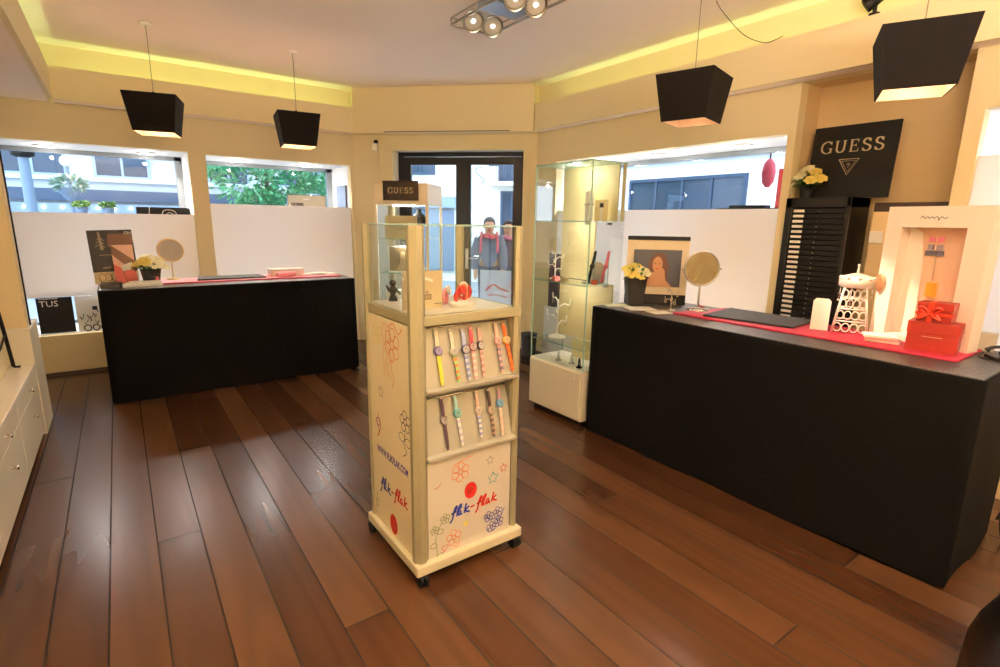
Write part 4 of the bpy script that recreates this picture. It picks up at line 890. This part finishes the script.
mb = MB().box((-.205,0,0), (.205,.22,1.76), mat('dark_brown_wood', '#2c1a12', .45)); mb.build('carcass', t); MB().box((-.20,-.012,.05), (.20,-.001,1.70), CREAM2).build('door', t, 'tan door front'); 
tag(MB().box((-.04,-.012,0), (.04,0,.08), PAPER).build('wall_switch', bevel=.003), 'small white switch on the cabinet front beside the white display', 'switch', loc=(4.207,1.455,1.49), rz=-PI/2)

# ------------------------------------------------------------------ left counter: things on it
tag(MB().prism([(.28,5.60),(1.90,5.56),(1.86,5.98),(.28,5.98)], 0, .012, PINK).build('display_mat', bevel=.003), 'long pink red mat on the left counter', 'mat', loc=(0,0,ZL))
tag(MB().prism([(.28,5.593),(1.90,5.553),(1.90,5.559),(.28,5.599)], 0, .012, REDMAT).build('ribbon'), 'red edging strip along the front of the pink mat', 'ribbon', loc=(0,0,ZL))
tag(MB().prism([(-.02,5.50),(.27,5.52),(.27,5.75),(.04,5.75)], 0, .028, PAPER).build('white_tray', bevel=.004), 'low white tray at the left end of the left counter', 'tray', loc=(0,0,ZL))
tag(MB().prism([(-.17,5.52),(-.04,5.52),(-.02,5.74),(-.17,5.74)], 0, .03, mat('taupe_card', '#4a4038', .6)).build('leaflet_box', bevel=.003), 'dark grey brown leaflet box at the left corner of the left counter', 'box', loc=(0,0,ZL))
tag(MB().prism([(.56,5.66),(1.17,5.66),(1.15,5.93),(.60,5.93)], 0, .014, mat('pad_black', '#1c1614', .7)).build('leather_pad', bevel=.003), 'black presentation pad on the pink mat of the left counter', 'pad', loc=(0,0,ZM))
t = thing('white_box', 'low white box with soft pink edge on the pink mat', 'box', (1.40,5.82,ZM)); mb = MB().box((-.17,-.07,0), (.17,.07,.055), mat('pale_pink_box', '#f2d3cb', .6)); mb.build('box_body', t, bevel=.01); MB().box((-.175,-.075,.056), (.175,.075,.075), PAPER).build('lid', t, bevel=.006)
t = thing('jewellery_cushion', 'pink cushion beside the white box on the left counter', 'cushion', (1.38,5.68,ZM)); MB().box((-.11,-.04,0), (.08,.04,.05), PINK).build('cushion', t, bevel=.018)
for i in range(3): booklet(('white leaflet lying right of the white box', 'second white leaflet fanned out right of the white box', 'white leaflet at the right end of the left counter')[i], 1.62+.10*i, 5.78-.02*i, .3*i-.2, .16, .11, .010, PAPER, ZM+.011*(i if i < 2 else 0)+.0005, None)
# poster card with the woman and rings, red poster before it
t = thing('poster_board', 'tall dark photo board with pale band and rings on left counter', 'poster', (-.05,5.915,ZL), 0); t.rotation_euler = (-.06, -.03, 0)
mb = MB().box((-.165,-.004,0), (.165,.004,.475), mat('poster_dark', '#17100c', .5)); o = (0,-.004,0)
mb.art(o, X3, Z3, [(-.165,0),(.165,0),(.165,.105),(-.165,.105)], CARD)
for k in range(3): loop_art(mb, o, X3, Z3, -.105+.045*k, .055, .024, .035, .007, BLACK)
mb.art(o, X3, Z3, [(-.02,.44),(.165,.44),(.165,.36),(.06,.30),(-.03,.33)], mat('poster_brown', '#6e4630', .5)); mb.art(o, X3, Z3, [(-.09,.46),(-.075,.46),(-.06,.30),(-.085,.30)], mat('poster_grey', '#8e7d6c', .5), .0014)
mb.text('OH', (.13,-.004,.435), X3, Z3, .035, PAPER, .0016); mb.stroke(o, X3, Z3, [(-.10,.255),(.0,.255)], .006, mat('poster_grey', '#8e7d6c', .5)); mb.stroke(o, X3, Z3, [(-.09,.14),(-.03,.145)], .012, mat('poster_grey', '#8e7d6c', .5))
for k in range(3): mb.stroke(o, X3, Z3, [(-.12+.01*k,.33+.03*k),(-.08,.35+.03*k),(-.05,.32+.03*k)], .006, mat('poster_grey', '#8e7d6c', .5), sm=3)
mb.build('board', t)
t = thing('poster_card', 'red and pink poster card leaning before the dark photo board', 'poster', (.02,5.86,ZL), .05); t.rotation_euler = (-.09, -.02, .04)
mb = MB().box((-.08,-.004,0), (.08,.004,.345), mat('poster_pink', '#e3b3a0', .5)); o = (0,-.004,0)
mb.art(o, X3, Z3, [(-.08,.0),(.08,.0),(.08,.15),(.0,.12),(-.08,.18)], mat('poster_red', '#cf5a4c', .5)); mb.art(o, X3, Z3, [(-.08,.345),(.08,.20),(.08,.10),(.03,.13),(-.08,.26)], mat('poster_brown', '#6e4630', .5), .0014); mb.art(o, X3, Z3, [(-.03,.16),(.06,.19),(.04,.12),(-.02,.11)], PAPER, .0018); mb.stroke(o, X3, Z3, [(.0,.0),(-.015,.11)], .006, mat('poster_brown', '#6e4630', .5), lift=.0018); mb.build('board', t)
def pota(mb): mb.art((0,-.058,0), X3, Z3, [(.015,.03),(.045,.03),(.045,.06),(.02,.05)], mat('hot_pink', '#d96a78', .5), .002); mb.art((0,-.058,0), X3, Z3, [(-.03,.06),(.03,.05),(.03,.09),(-.02,.1)], GREYP, .002)
vase('dark patterned pot of cream and yellow flowers on the left counter', (.205,5.80,ZL), .2, BLKSAT, [(-.05,-.04,.19,.06,PETY),(.02,-.05,.17,.07,PETW),(.07,.0,.20,.06,PETW),(-.08,.02,.17,.055,PETY),(.0,.03,.22,.06,PETW),(.10,-.04,.15,.05,PETW)], 12, .07, .13, pota)
t = thing('table_mirror', 'round gold rimmed table mirror on the left counter', 'mirror', (.385,5.90,ZM), .15)
MB().lathe([(.06,0),(.06,.008),(.01,.013),(.006,.02)], (0,0,0), GOLDW, 24).build('base', t); MB().cyl((0,0,.015), (0,0,.165), .005, m=GOLDW, n=8).build('stem', t)
M_ = Matrix.Rotation(-.34, 4, 'X')
mb = MB().tube([Vector((0,0,.275))+M_ @ Vector((.108*math.cos(a),-.004,.108*math.sin(a))) for a in [2*PI*i/36 for i in range(36)]], .006, GOLDW, 8, closed=True); mb.lathe([(0,0),(.106,0)], (0,.004,.275), GOLDW, 30, M=M_ @ MX); fr_ = mb.build('frame', t)
MB().lathe([(0,0),(.105,0)], (0,-.006,.275), mat('mirror_pale_reflection', '#f1e8da', .2, .55), 36, M=M_ @ MX, smooth=False).build('mirror_glass', fr_)  # bright reflection painted in as a pale, half-diffuse mirror colour
tag(MB().box((-.014,-.015,0), (.02,.015,.03), BLACK).build('switch_box', bevel=.003), 'small black switch box on the left end of the left counter', 'switch', loc=(-.235,5.62,.80))

# ------------------------------------------------------------------ things in the windows
mb = MB().box((-.25,-.08,0), (.25,.08,.085), BLACK); mb.stroke((0,-.08,0), X3, Z3, [(-.02,.01),(.0,.05),(.05,.06),(.10,.045),(.12,.01)], .006, PAPER, sm=4); mb.stroke((0,-.08,0), X3, Z3, [(.02,.01),(.05,.03),(.09,.015)], .005, PAPER, sm=4); mb.stroke((0,-.08,0), X3, Z3, [(-.14,.0),(-.13,.085)], .006, PAPER)
tag(mb.build('sign_box'), 'long black box with white emblem behind left frosted panel', 'sign', loc=(.44,7.1,1.60)); 
tag(MB().box((-.3,-.12,0), (.3,.12,1.185), SHOW).build('display_plinth'), 'white plinth under the long black box in left window', 'plinth', loc=(.44,7.1,.412))
mb = MB().box((-.24,-.01,0), (.24,.01,.19), mat('pic_cream', '#d8cdb8', .5)); mb.box((-.245,-.014,-.0), (-.236,.012,.195), ALU); mb.box((.236,-.014,0), (.245,.012,.195), ALU); mb.box((-.245,-.014,.186), (.245,.012,.195), ALU); mb.art((0,-.0105,0), X3, Z3, [(-.20,.055),(-.05,.055),(-.05,.092),(-.20,.092)], mat('dark_taupe_print', '#5d5246', .6)); mb.art((0,-.0105,0), X3, Z3, [(-.05,.13),(.03,.13),(.03,.15),(-.05,.15)], PAPER); [mb.art((0,-.0105,0), X3, Z3, ngon(x_, .076, .006, .006, 8), PAPER, .002) for x_ in (-.18, -.145)]
tag(mb.build('framed_sign'), 'framed cream sign behind the frosted panel of second window', 'sign', loc=(2.03,7.12,1.69))
tag(MB().box((-.28,-.1,0), (.28,.1,1.275), SHOW).build('display_plinth'), 'white plinth under the framed cream sign in second window', 'plinth', loc=(2.03,7.12,.412))
tag(MB().box((-.01,-.17,0), (.01,.17,1.60), mat('slate_panel', '#5b6a80', .6)).build('slate_panel'), 'slate blue panel at right end of second left window', 'panel', loc=(2.455,7.02,.412))
tag(MB().box((2.0,7.0,.412), (2.06,7.01,1.2), PAPER).build('white_strip'), 'white strip behind the second frosted panel', 'panel')
# black card with TUS lettering, white photo card
mb = MB().box((-.14,-.004,0), (.14,.004,.36), BLACK); mb.text('TUS', (-.045,-.004,.27), X3, Z3, .085, PAPER); mb.stroke((0,-.004,0), X3, Z3, [(-.12,.35),(.03,.35)], .006, PAPER)
tag(mb.build('brand_card'), 'black card with white capital letters under the left frosted panel', 'card', loc=(-.60,6.86,.412))
mb = MB().box((-.26,-.004,0), (.26,.004,.36), PAPER)
for k in range(26): x = R.uniform(-.24,.1); z = R.uniform(.02,.2); mb.stroke((0,-.004,0), X3, Z3, [(x,z),(x+R.uniform(-.02,.02),z+R.uniform(.02,.06))], .01, R.choice([GREYP, TEALP, STEEL]))
tag(mb.build('photo_card'), 'white card with grey jewellery pictures under left frosted panel', 'card', loc=(-.18,6.87,.412))
for i in range(4):
    t = tag(MB().tube([(.03*math.cos(a),0,.034+.03*math.sin(a)) for a in [2*PI*k/16 for k in range(16)]], .006, mat('dark_bead', '#2c3036', .3), 6, closed=True).build('bracelet'), 'dark bead bracelet standing before the white jewellery card', 'bracelet', 'bracelets under the left frosted panel', (-.36+.07*i,6.80,.412), R.uniform(-.4,.4))
# right window: black trays, backdrop near the tower
mb = MB().box((-.06,-.26,0), (.06,.26,.028), BLACK); tag(mb.build('black_tray'), 'long black tray on the right window ledge, lower one', 'tray', loc=(4.5,2.56,1.713))
mb = MB().box((-.05,-.16,0), (.05,.16,.022), BLACK); tag(mb.build('black_tray'), 'shorter black tray lying on the long one in the right window', 'tray', loc=(4.5,2.55,1.7425))
tag(MB().box((-.08,-.3,0), (.08,.3,.96), SHOW).build('display_plinth'), 'white plinth under the black trays in right window', 'plinth', loc=(4.5,2.56,.752))
tag(MB().box((-.01,-.30,0), (.01,.30,.62), mat('plum_panel', '#4a3a46', .5)).build('backdrop_panel'), 'plum backdrop panel seen through the glass tower', 'panel', loc=(4.06,4.35,.62))
tag(MB().box((-.05,-.35,0), (.05,.35,.615), SHOW).build('display_plinth'), 'white plinth carrying the plum backdrop beyond the tower', 'plinth', loc=(4.085,4.35,0))

# ------------------------------------------------------------------ chair at the photo corner
t = thing('tub_chair', 'black leather tub chair cut by the lower right photo corner', 'chair', (2.265,-.155,0), .25)
LEA = mat('black_leather', '#15110f', .28, noise=.2, nscale=80, bump=.15)
mb = MB(); n = 28; vs = []
pr = [(.47,.14),(.465,.28),(.445,.40),(.41,.52),(.36,.62),(.32,.675),(.29,.685),(.268,.66),(.256,.58),(.252,.42),(.25,.14)]
for i in range(n+1):
    a = math.radians(20)+math.radians(320)*i/n-PI/2+PI/2
    q = .5-.5*math.cos(2*PI*i/n)
    for (r_, z) in pr: vs.append((r_*math.cos(a), r_*math.sin(a), .14+(z-.14)*(.6+.4*q)))
k = len(pr); fs = [(i*k+j, i*k+(j+1) % k, (i+1)*k+(j+1) % k, (i+1)*k+j) for i in range(n) for j in range(k)]+[tuple(range(k))[::-1], tuple(range(n*k, n*k+k))]
mb.add(vs, fs, LEA, True); mb.build('backrest', t)
MB().lathe([(.0,.30),(.24,.30),(.25,.33),(.25,.40),(.22,.435),(.0,.44)], (0,0,0), LEA, 28).build('seat', t); MB().lathe([(.28,.24),(.30,.30)], (0,0,0), LEA, 28).build('seat_frame', t)
for a in (.8,2.3,3.9,5.4): MB().cyl((.22*math.cos(a),.22*math.sin(a),.24), (.24*math.cos(a),.24*math.sin(a),0), .018, .012, BLACK, 12).build('leg', t)

# ------------------------------------------------------------------ street outside
ZS = -.12
sb = MB().box((-25,7.55,ZS-.1), (40,45,ZS), mat('street_paving', '#9aa0a6', .8, noise=.1, nscale=2)); sb.box((4.9,-20,ZS-.1), (40,7.55,ZS), mat('street_paving', '#9aa0a6', .8))
struct(sb.build('street'), 'grey street paving outside')
def building(label, loc, rz, W, Hh, wallm, wins, framem, extras=None, cat='building', depth=3):
    t = thing('building', label, cat, loc, rz); mb = MB().box((-W/2,0,0), (W/2,depth,Hh), wallm); mb.build('wall', t)
    MB().box((-W/2-.1,-.12,Hh-.3), (W/2+.1,depth,Hh+.02), wallm).build('cornice', t)
    PN = mat('dark_pane', '#3b4a5c', .1, noise=.25, nscale=2)
    for (x, z, w, h, bars) in wins:
        f_ = MB(); e = .06
        f_.box((x-w/2-e,-.05,z-e), (x+w/2+e,-.001,z), framem); f_.box((x-w/2-e,-.05,z+h), (x+w/2+e,-.001,z+h+e), framem); f_.box((x-w/2-e,-.05,z), (x-w/2,-.001,z+h), framem); f_.box((x+w/2,-.05,z), (x+w/2+e,-.001,z+h), framem)
        for b in range(1, bars): xb = x-w/2+w*b/bars; f_.box((xb-.025,-.045,z), (xb+.025,-.001,z+h), framem)
        fo = f_.build('window', t); MB().box((x-w/2,-.02,z), (x+w/2,-.0015,z+h), PN).build('pane', fo)
    if extras: extras(t)
    return t
STONE = mat('pale_stone_sky_tinted', '#b9c2c9', .8, noise=.08, nscale=1.5); STONE2 = mat('pale_cream_render', '#f2eee0', .8, noise=.05, nscale=2); NAVY = mat('navy_fascia', '#3d5068', .5); FRW = mat('grey_blue_frame', '#8fa0b4', .5)  # bluish sky reflection mixed into the facade stone colour
def ex1(t):
    MB().box((-6,-.15,1.9-ZS), (6,-.001,2.16-ZS), NAVY).build('shop_fascia', t, 'navy blue shop fascia'); MB().box((-6,-.3,1.62-ZS), (9,-.151,1.83-ZS), mat('blue_awning', '#75899f', .5)).build('awning', t)
    MB().box((-6,-.08,.2), (6,-.001,1.62-ZS), mat('shop_glass', '#42526a', .15)).build('shop_window', t)
    MB().box((-6,-.10,2.35-ZS), (6,-.001,2.45-ZS), STONE).build('ledge', t)
    for k in range(10):
        MB().sphere((-1.1+.32*k,-.34,1.74-ZS), .03, SPOTGLOW, 5).build('bulb', t)
building('pale stone shop building across the street in the left windows', (-.5,16,ZS), 0, 12, 9, STONE, [(-.9,2.62,1.1,1.5,2),(.75,2.62,1.0,1.5,2),(3.05,2.55,.9,1.1,2),(4.9,2.6,1.0,1.5,2),(-2.7,2.62,1.1,1.5,2)], FRW, ex1)
def ex2(t):
    x, z = 1.28, 2.62-ZS
    mb = MB(); mb.box((x-.5,-.4,z-.1), (x+.5,-.001,z), STONE2); b_ = mb.build('balcony', t); mb = MB()
    for k in range(11): xx = x-.48+.096*k; mb.tube([(xx,-.37,z),(xx,-.37,z+.4)], .009, NAVY, 5)
    mb.tube([(x-.5,-.37,z+.4),(x+.5,-.37,z+.4)], .014, NAVY, 6); mb.build('railing', b_)
    MB().box((-1.75,-.1,.3), (-.25,-.001,2.0), mat('shop_glass2', '#6f8196', .15)).build('shop_window', t); MB().box((-1.9,-.25,2.05), (-.2,-.001,2.35), mat('shop_sign_blue', '#93a7c0', .5)).build('shop_sign', t)
    MB().tube(smooth_pts([(.55,-.03,3.1),(.42,-.03,3.15),(.36,-.03,3.02),(.5,-.03,2.9),(.6,-.03,2.8),(.52,-.03,2.72)], 4), .016, FRW, 6).build('iron_scroll', t)
building('cream rendered building across the street seen through the door', (7.9,12.8,ZS), -PI/4, 4.8, 9, STONE2, [(1.37,1.1,.5,1.35,2),(1.28,2.8,.46,.85,2),(-1.2,3.0,.7,1.2,2)], NAVY, ex2, depth=1.2)
def ex3(t): MB().box((-3.9,-.12,2.9), (3.9,-.001,3.05), FRW).build('ledge', t)
building('white building across the street in the right window', (9.0,5.4,ZS), -PI/2, 8, 9, mat('white_render', '#f7f7f2', .8), [(-1.08,1.92,2.5,.62,4),(1.9,1.92,1.6,.62,2)], NAVY, ex3, depth=1.5)
# red lantern sign by the right window
t = thing('lantern_sign', 'red oval lantern sign hanging outside the right window', 'sign', (5.5,2.95,1.98)); MB().lathe([(.02,0),(.055,.05),(.068,.14),(.055,.23),(.02,.28)], (0,0,0), mat('lantern_red', '#c83a44', .5), 18).build('lantern', t); MB().cyl((0,0,.28), (0,0,.6), .008, m=BLACK, n=6).build('hook', t)
tag(MB().box((-.02,-.035,0), (.02,.035,2.3), mat('sign_red', '#d7372f', .5)).build('banner'), 'red vertical banner outside at edge of the right window', 'banner', loc=(5.75,2.93,ZS))
# tree outside second window
rr = random.Random(5); t = thing('street_tree', 'leafy green street tree outside the second left window', 'tree', (2.6,12.0,ZS)); MB().tube([(0,0,0),(.05,0,1.4),(0,.05,2.4),(.1,0,3.6)], [.11,.09,.07,.04], mat('bark', '#6a5a4a', .8), 10).build('trunk', t)
mb = MB()
for c, R_ in (((-.3,0,2.45),.75), ((.45,.1,2.5),.75), ((.0,-.1,3.1),.9), ((1.0,.2,2.9),.7), ((-.8,.1,2.9),.6), ((.9,0,2.2),.5), ((-.1,0,2.0),.45)): leafblob(mb, c, R_, 420, rr, TREE, .075, .8); leafblob(mb, c, R_*.9, 160, rr, mat('tree_leaf_light', '#8fc79a', .6), .07, .8)
mb.build('crown', t)
# lamp posts and flower basket
BPO = mat('post_blue_grey', '#6f8398', .5)
t = thing('street_lamp', 'thick blue grey street column with dark cap at far left', 'street lamp', (-.95,10,ZS)); MB().cyl((0,0,0), (0,0,2.35-ZS), .085, .06, BPO, 16).build('column', t); MB().lathe([(.07,2.35-ZS),(.13,2.38-ZS),(.13,2.46-ZS),(.05,2.55-ZS)], (0,0,0), BLACK, 18).build('cap', t)
t = thing('flower_basket_post', 'thin post with globe lamp and hanging basket of flowers outside', 'street lamp', (-.52,10.6,ZS)); MB().cyl((0,0,0), (0,0,2.3-ZS), .035, .025, BPO, 10).build('post', t); MB().sphere((0,0,2.38-ZS), .085, PAPER, 10).build('globe', t)
mb = MB(); leafblob(mb, (0,-.05,2.03-ZS), .24, 200, rr, mat('basket_leaf', '#7f9a86', .6), .05, .6); leafblob(mb, (0,-.05,2.06-ZS), .24, 50, rr, PETW, .035, .6); mb.build('flowers', t); MB().lathe([(.05,1.80-ZS),(.15,1.92-ZS),(.17,1.98-ZS)], (0,-.05,0), BPO, 14).build('basket', t)
for i, (x, lab) in enumerate(((-.36,'round green potted plant outside the left window, left one'),(-.075,'round green potted plant outside the left window, right one'))):
    t = thing('potted_plant', lab, 'plant', (x,9.2,ZS)); MB().cyl((0,0,0), (0,0,1.62-ZS), .03, m=BPO, n=8).build('post', t); MB().lathe([(.05,1.60-ZS),(.075,1.69-ZS)], (0,0,0), BPO, 14).build('pot', t); mb = MB(); leafblob(mb, (0,0,1.72-ZS), .10, 130, rr, LEAF, .03, .5); leafblob(mb, (0,0,1.73-ZS), .10, 40, rr, mat('lime', '#b9d06a', .6), .03, .5); mb.build('foliage', t)
# poster on the door glass
t = thing('door_poster', 'pale poster with pink swoosh stuck on the right door pane', 'poster', (DW.x+(1.835*S2)+(.205*S2), DW.y-(1.835*S2)+(.205*S2), 0), -PI/4)
mb = MB().box((-.225,0,.38), (.225,.003,.97), frost_mat('poster_pale', '#eef1f6', .6)); mb.stroke((0,0,.70), X3, Z3, [(-.15,.0),(-.05,.08),(.05,.03),(.16,.0)], .03, mat('poster_swoosh', '#e7a09a', .6), sm=5); mb.stroke((0,0,.62), X3, Z3, [(-.12,.02),(.0,.03),(.14,-.01)], .02, mat('poster_swoosh2', '#e8b8b0', .6), sm=5); mb.build('sheet', t)

# ------------------------------------------------------------------ people outside the door
def person(label, loc, rz, height, coat, trous, hairc, scarfc, seed, bag=False):
    t = thing('person', label, 'person', loc, rz); k = height/1.75
    J = {'pel': (0,0,.95,.145), 'sp': (0,.0,1.12,.135), 'ch': (0,.01,1.32,.155), 'nk': (0,0,1.475,.06), 'hd0': (0,-.01,1.56,.075), 'hd1': (0,-.01,1.64,.095), 'hd2': (0,0,1.70,.075)}
    E_ = [('pel','sp'),('sp','ch'),('ch','nk'),('nk','hd0'),('hd0','hd1'),('hd1','hd2')]
    for s_, n in ((-1,'l'),(1,'r')):
        J['sh'+n] = (s_*.175,.01,1.40,.068); J['el'+n] = (s_*.235,.02,1.13,.048); J['wr'+n] = (s_*.225,-.06,.90,.034); J['hn'+n] = (s_*.222,-.09,.82,.036)
        J['hp'+n] = (s_*.095,0,.90,.095); J['kn'+n] = (s_*.105,-.02+.02*s_,.50,.06); J['an'+n] = (s_*.11,.02+.02*s_,.09,.042); J['to'+n] = (s_*.125,-.13+.02*s_,.035,.034)
        E_ += [('ch','sh'+n),('sh'+n,'el'+n),('el'+n,'wr'+n),('wr'+n,'hn'+n),('pel','hp'+n),('hp'+n,'kn'+n),('kn'+n,'an'+n),('an'+n,'to'+n)]
    def skin(joints, edges, name, m, grow=0, parent=t):
        nm = list(joints); me = bpy.data.meshes.new(name); me.from_pydata([tuple(c*k for c in joints[j][:3]) for j in nm], [(nm.index(a), nm.index(b)) for a, b in edges], [])
        ob = bpy.data.objects.new(name, me); col.objects.link(ob); sk = ob.modifiers.new('skin', 'SKIN'); sk.use_smooth_shade = True
        for i, j in enumerate(nm):
            rr_ = (joints[j][3]+grow)*k; d = me.skin_vertices[0].data[i]; d.radius = (rr_, rr_*(.72 if j in ('pel','sp','ch') else 1)); d.use_root = (i == 0)
        ob.modifiers.new('sub', 'SUBSURF').levels = 2; ob.modifiers['sub'].render_levels = 2
        dg = bpy.context.evaluated_depsgraph_get(); m2 = bpy.data.meshes.new_from_object(ob.evaluated_get(dg)); bpy.data.objects.remove(ob); bpy.data.meshes.remove(me)
        m2.materials.clear(); m2.materials.append(m); m2.polygons.foreach_set('material_index', [0]*len(m2.polygons))
        o2 = bpy.data.objects.new(name, m2); col.objects.link(o2); o2.parent = parent; return o2
    # fingers join the one body through extra chains from the hand
    for s_, n in ((-1,'l'),(1,'r')):
        for q in range(4): J['f%d%s' % (q,n)] = (s_*.222-.0*s_, -.115+.018*q, .745+.006*abs(q-1.5), .009); E_.append(('hn'+n, 'f%d%s' % (q,n)))
        J['th'+n] = (s_*.19,-.115,.80,.010); E_.append(('wr'+n,'th'+n))
    skin(J, E_, 'body', SKIN)
    up = {a: J[a] for a in ('pel','sp','ch','shl','ell','wrl','shr','elr','wrr','hpl','hpr')}
    skin(up, [('pel','sp'),('sp','ch'),('ch','shl'),('shl','ell'),('ell','wrl'),('ch','shr'),('shr','elr'),('elr','wrr'),('pel','hpl'),('pel','hpr')], 'coat', coat, .042)
    lo = {a: J[a] for a in ('pel','hpl','knl','anl','hpr','knr','anr')}
    skin(lo, [('pel','hpl'),('hpl','knl'),('knl','anl'),('pel','hpr'),('hpr','knr'),('knr','anr')], 'trousers', trous, .012)
    for s_ in (-1,1): MB().sphere((s_*.12*k,(-.06+.02*s_)*k,.045*k), .06*k, BLACK, 8, (.75,1.9,.75)).build('shoe', t)
    hb = MB(); c = Vector((0,.012,1.665))*k
    hb.sphere(c, .108*k, hairc, 10, (.93,1.0,1.02)); hb.v = [Vector((v.x, max(v.y, -.035*k) if v.z < 1.70*k else v.y, v.z)) for v in hb.v]; hb.build('hair', t)
    fb = MB()
    for s_ in (-1,1): fb.sphere((s_*.034*k,-.098*k,1.63*k), .012*k, BLACK, 6); fb.sphere((s_*.098*k,0,1.61*k), .022*k, SKIN, 6, (.4,.7,1.2))
    fb.sphere((0,-.112*k,1.60*k), .016*k, SKIN, 6, (.8,1,1.4)); fb.sphere((0,-.095*k,1.555*k), .018*k, REDP, 6, (1.5,.6,.5)); fb.build('face', t)
    mb = MB(); mb.tube([(.085*k*math.cos(a),.085*k*math.sin(a)-.01*k,(1.46+.015*math.sin(2*a))*k) for a in [2*PI*i/18 for i in range(18)]], .035*k, scarfc, 8, closed=True); mb.build('scarf', t)
    if bag:
        for s_ in (-1,1): mb = MB(); mb.tube(smooth_pts([(s_*.12*k,.16*k,1.40*k),(s_*.125*k,.02*k,1.52*k),(s_*.13*k,-.15*k,1.40*k),(s_*.14*k,-.17*k,1.2*k)], 4), .018*k, scarfc, 8); mb.build('shoulder_strap', t)
GC = mat('grey_coat', '#5f6878', .8, noise=.1); RC = mat('plum_coat', '#5c4450', .8, noise=.1); JE = mat('dark_jeans', '#3a4558', .8)
person('person in a dark grey coat with red straps walking outside the door', (4.95,7.2,ZS), -.62, 1.76, GC, JE, mat('grey_brown_hair', '#6a5e56', .7), mat('red_scarf', '#d8485a', .7), 1, True)
person('person in a plum coat partly hidden by the door frame outside', (5.45,7.35,ZS), -.8, 1.72, RC, JE, mat('dark_hair', '#3a2e2a', .7), mat('pink_scarf', '#c9617a', .7), 2)

# ------------------------------------------------------------------ light
w = bpy.data.worlds.new('world'); sc.world = w; w.use_nodes = True
bg = w.node_tree.nodes['Background']; bg.inputs[0].default_value = lin('#e2ebfa'); bg.inputs[1].default_value = 5.6
# sun behind thin cloud
sd = bpy.data.lights.new('sun', 'SUN'); sd.energy = .8; sd.angle = .5; sd.color = (1,.95,.88); so = bpy.data.objects.new('sun', sd); col.objects.link(so); so.rotation_euler = (math.radians(50), 0, math.radians(-30))
# strip lamps on the showcase floors behind the frosted panels
for lo, ro, sx_, sy_, pw in (((-.2,YB+.22,.80),(0,0,0),1.2,.06,5), ((1.67,YB+.22,.80),(0,0,0),1.4,.06,2.5), ((XR+.2,3.0,.86),(0,0,0),.06,1.7,9)):
    area(lo, (math.radians(180),0,0), sx_, sy_, pw, '#fff4e6')
# window portals
area((-.12,YB+.8,1.35), (math.radians(-90),0,0), 1.6, 1.8, 1, '#ffffff', True)
area((1.67,YB+.8,1.35), (math.radians(-90),0,0), 1.6, 1.8, 1, '#ffffff', True)
area((XR+.7,3.4,1.5), (0,math.radians(90),0), 1.5, 2.6, 1, '#ffffff', True)
area((3.65,6.2,1.2), (math.radians(-90),0,-PI/4), 1.7, 2.4, 1, '#ffffff', True)
# cove strips hidden on the ledges, shining up
YEL = (.68, 1, .40)
for a_ in (area((1.0,6.62,2.66), (math.radians(180),0,0), 2.7, .05, 4.8, '#ffffff'), area((4.09,1.6,2.66), (math.radians(180),0,0), .05, 6.2, 9.5, '#ffffff'), area((-.5,3.0,2.66), (math.radians(180),0,0), .05, 6.8, 10.5, '#ffffff')): a_.data.color = YEL
# broad fill standing in for unseen ceiling lamps, plus an added floating uplight
area((.9,-.4,3.08), (0,0,0), 1.6, 1.2, 5, '#ffe6cc')
area((.5,-.5,2.0), (math.radians(180),0,math.radians(-18)), 2.2, .8, 410, '#fff0e0')

sc.view_settings.view_transform = 'Standard'; sc.view_settings.look = 'None'; sc.view_settings.exposure = 0
sc.cycles.use_denoising = True; sc.cycles.denoising_prefilter = 'ACCURATE'; sc.cycles.use_adaptive_sampling = False; sc.cycles.max_bounces = 10; sc.cycles.diffuse_bounces = 5; sc.cycles.transparent_max_bounces = 24; sc.cycles.sample_clamp_indirect = 6
sc.cycles.caustics_reflective = False; sc.cycles.caustics_refractive = False
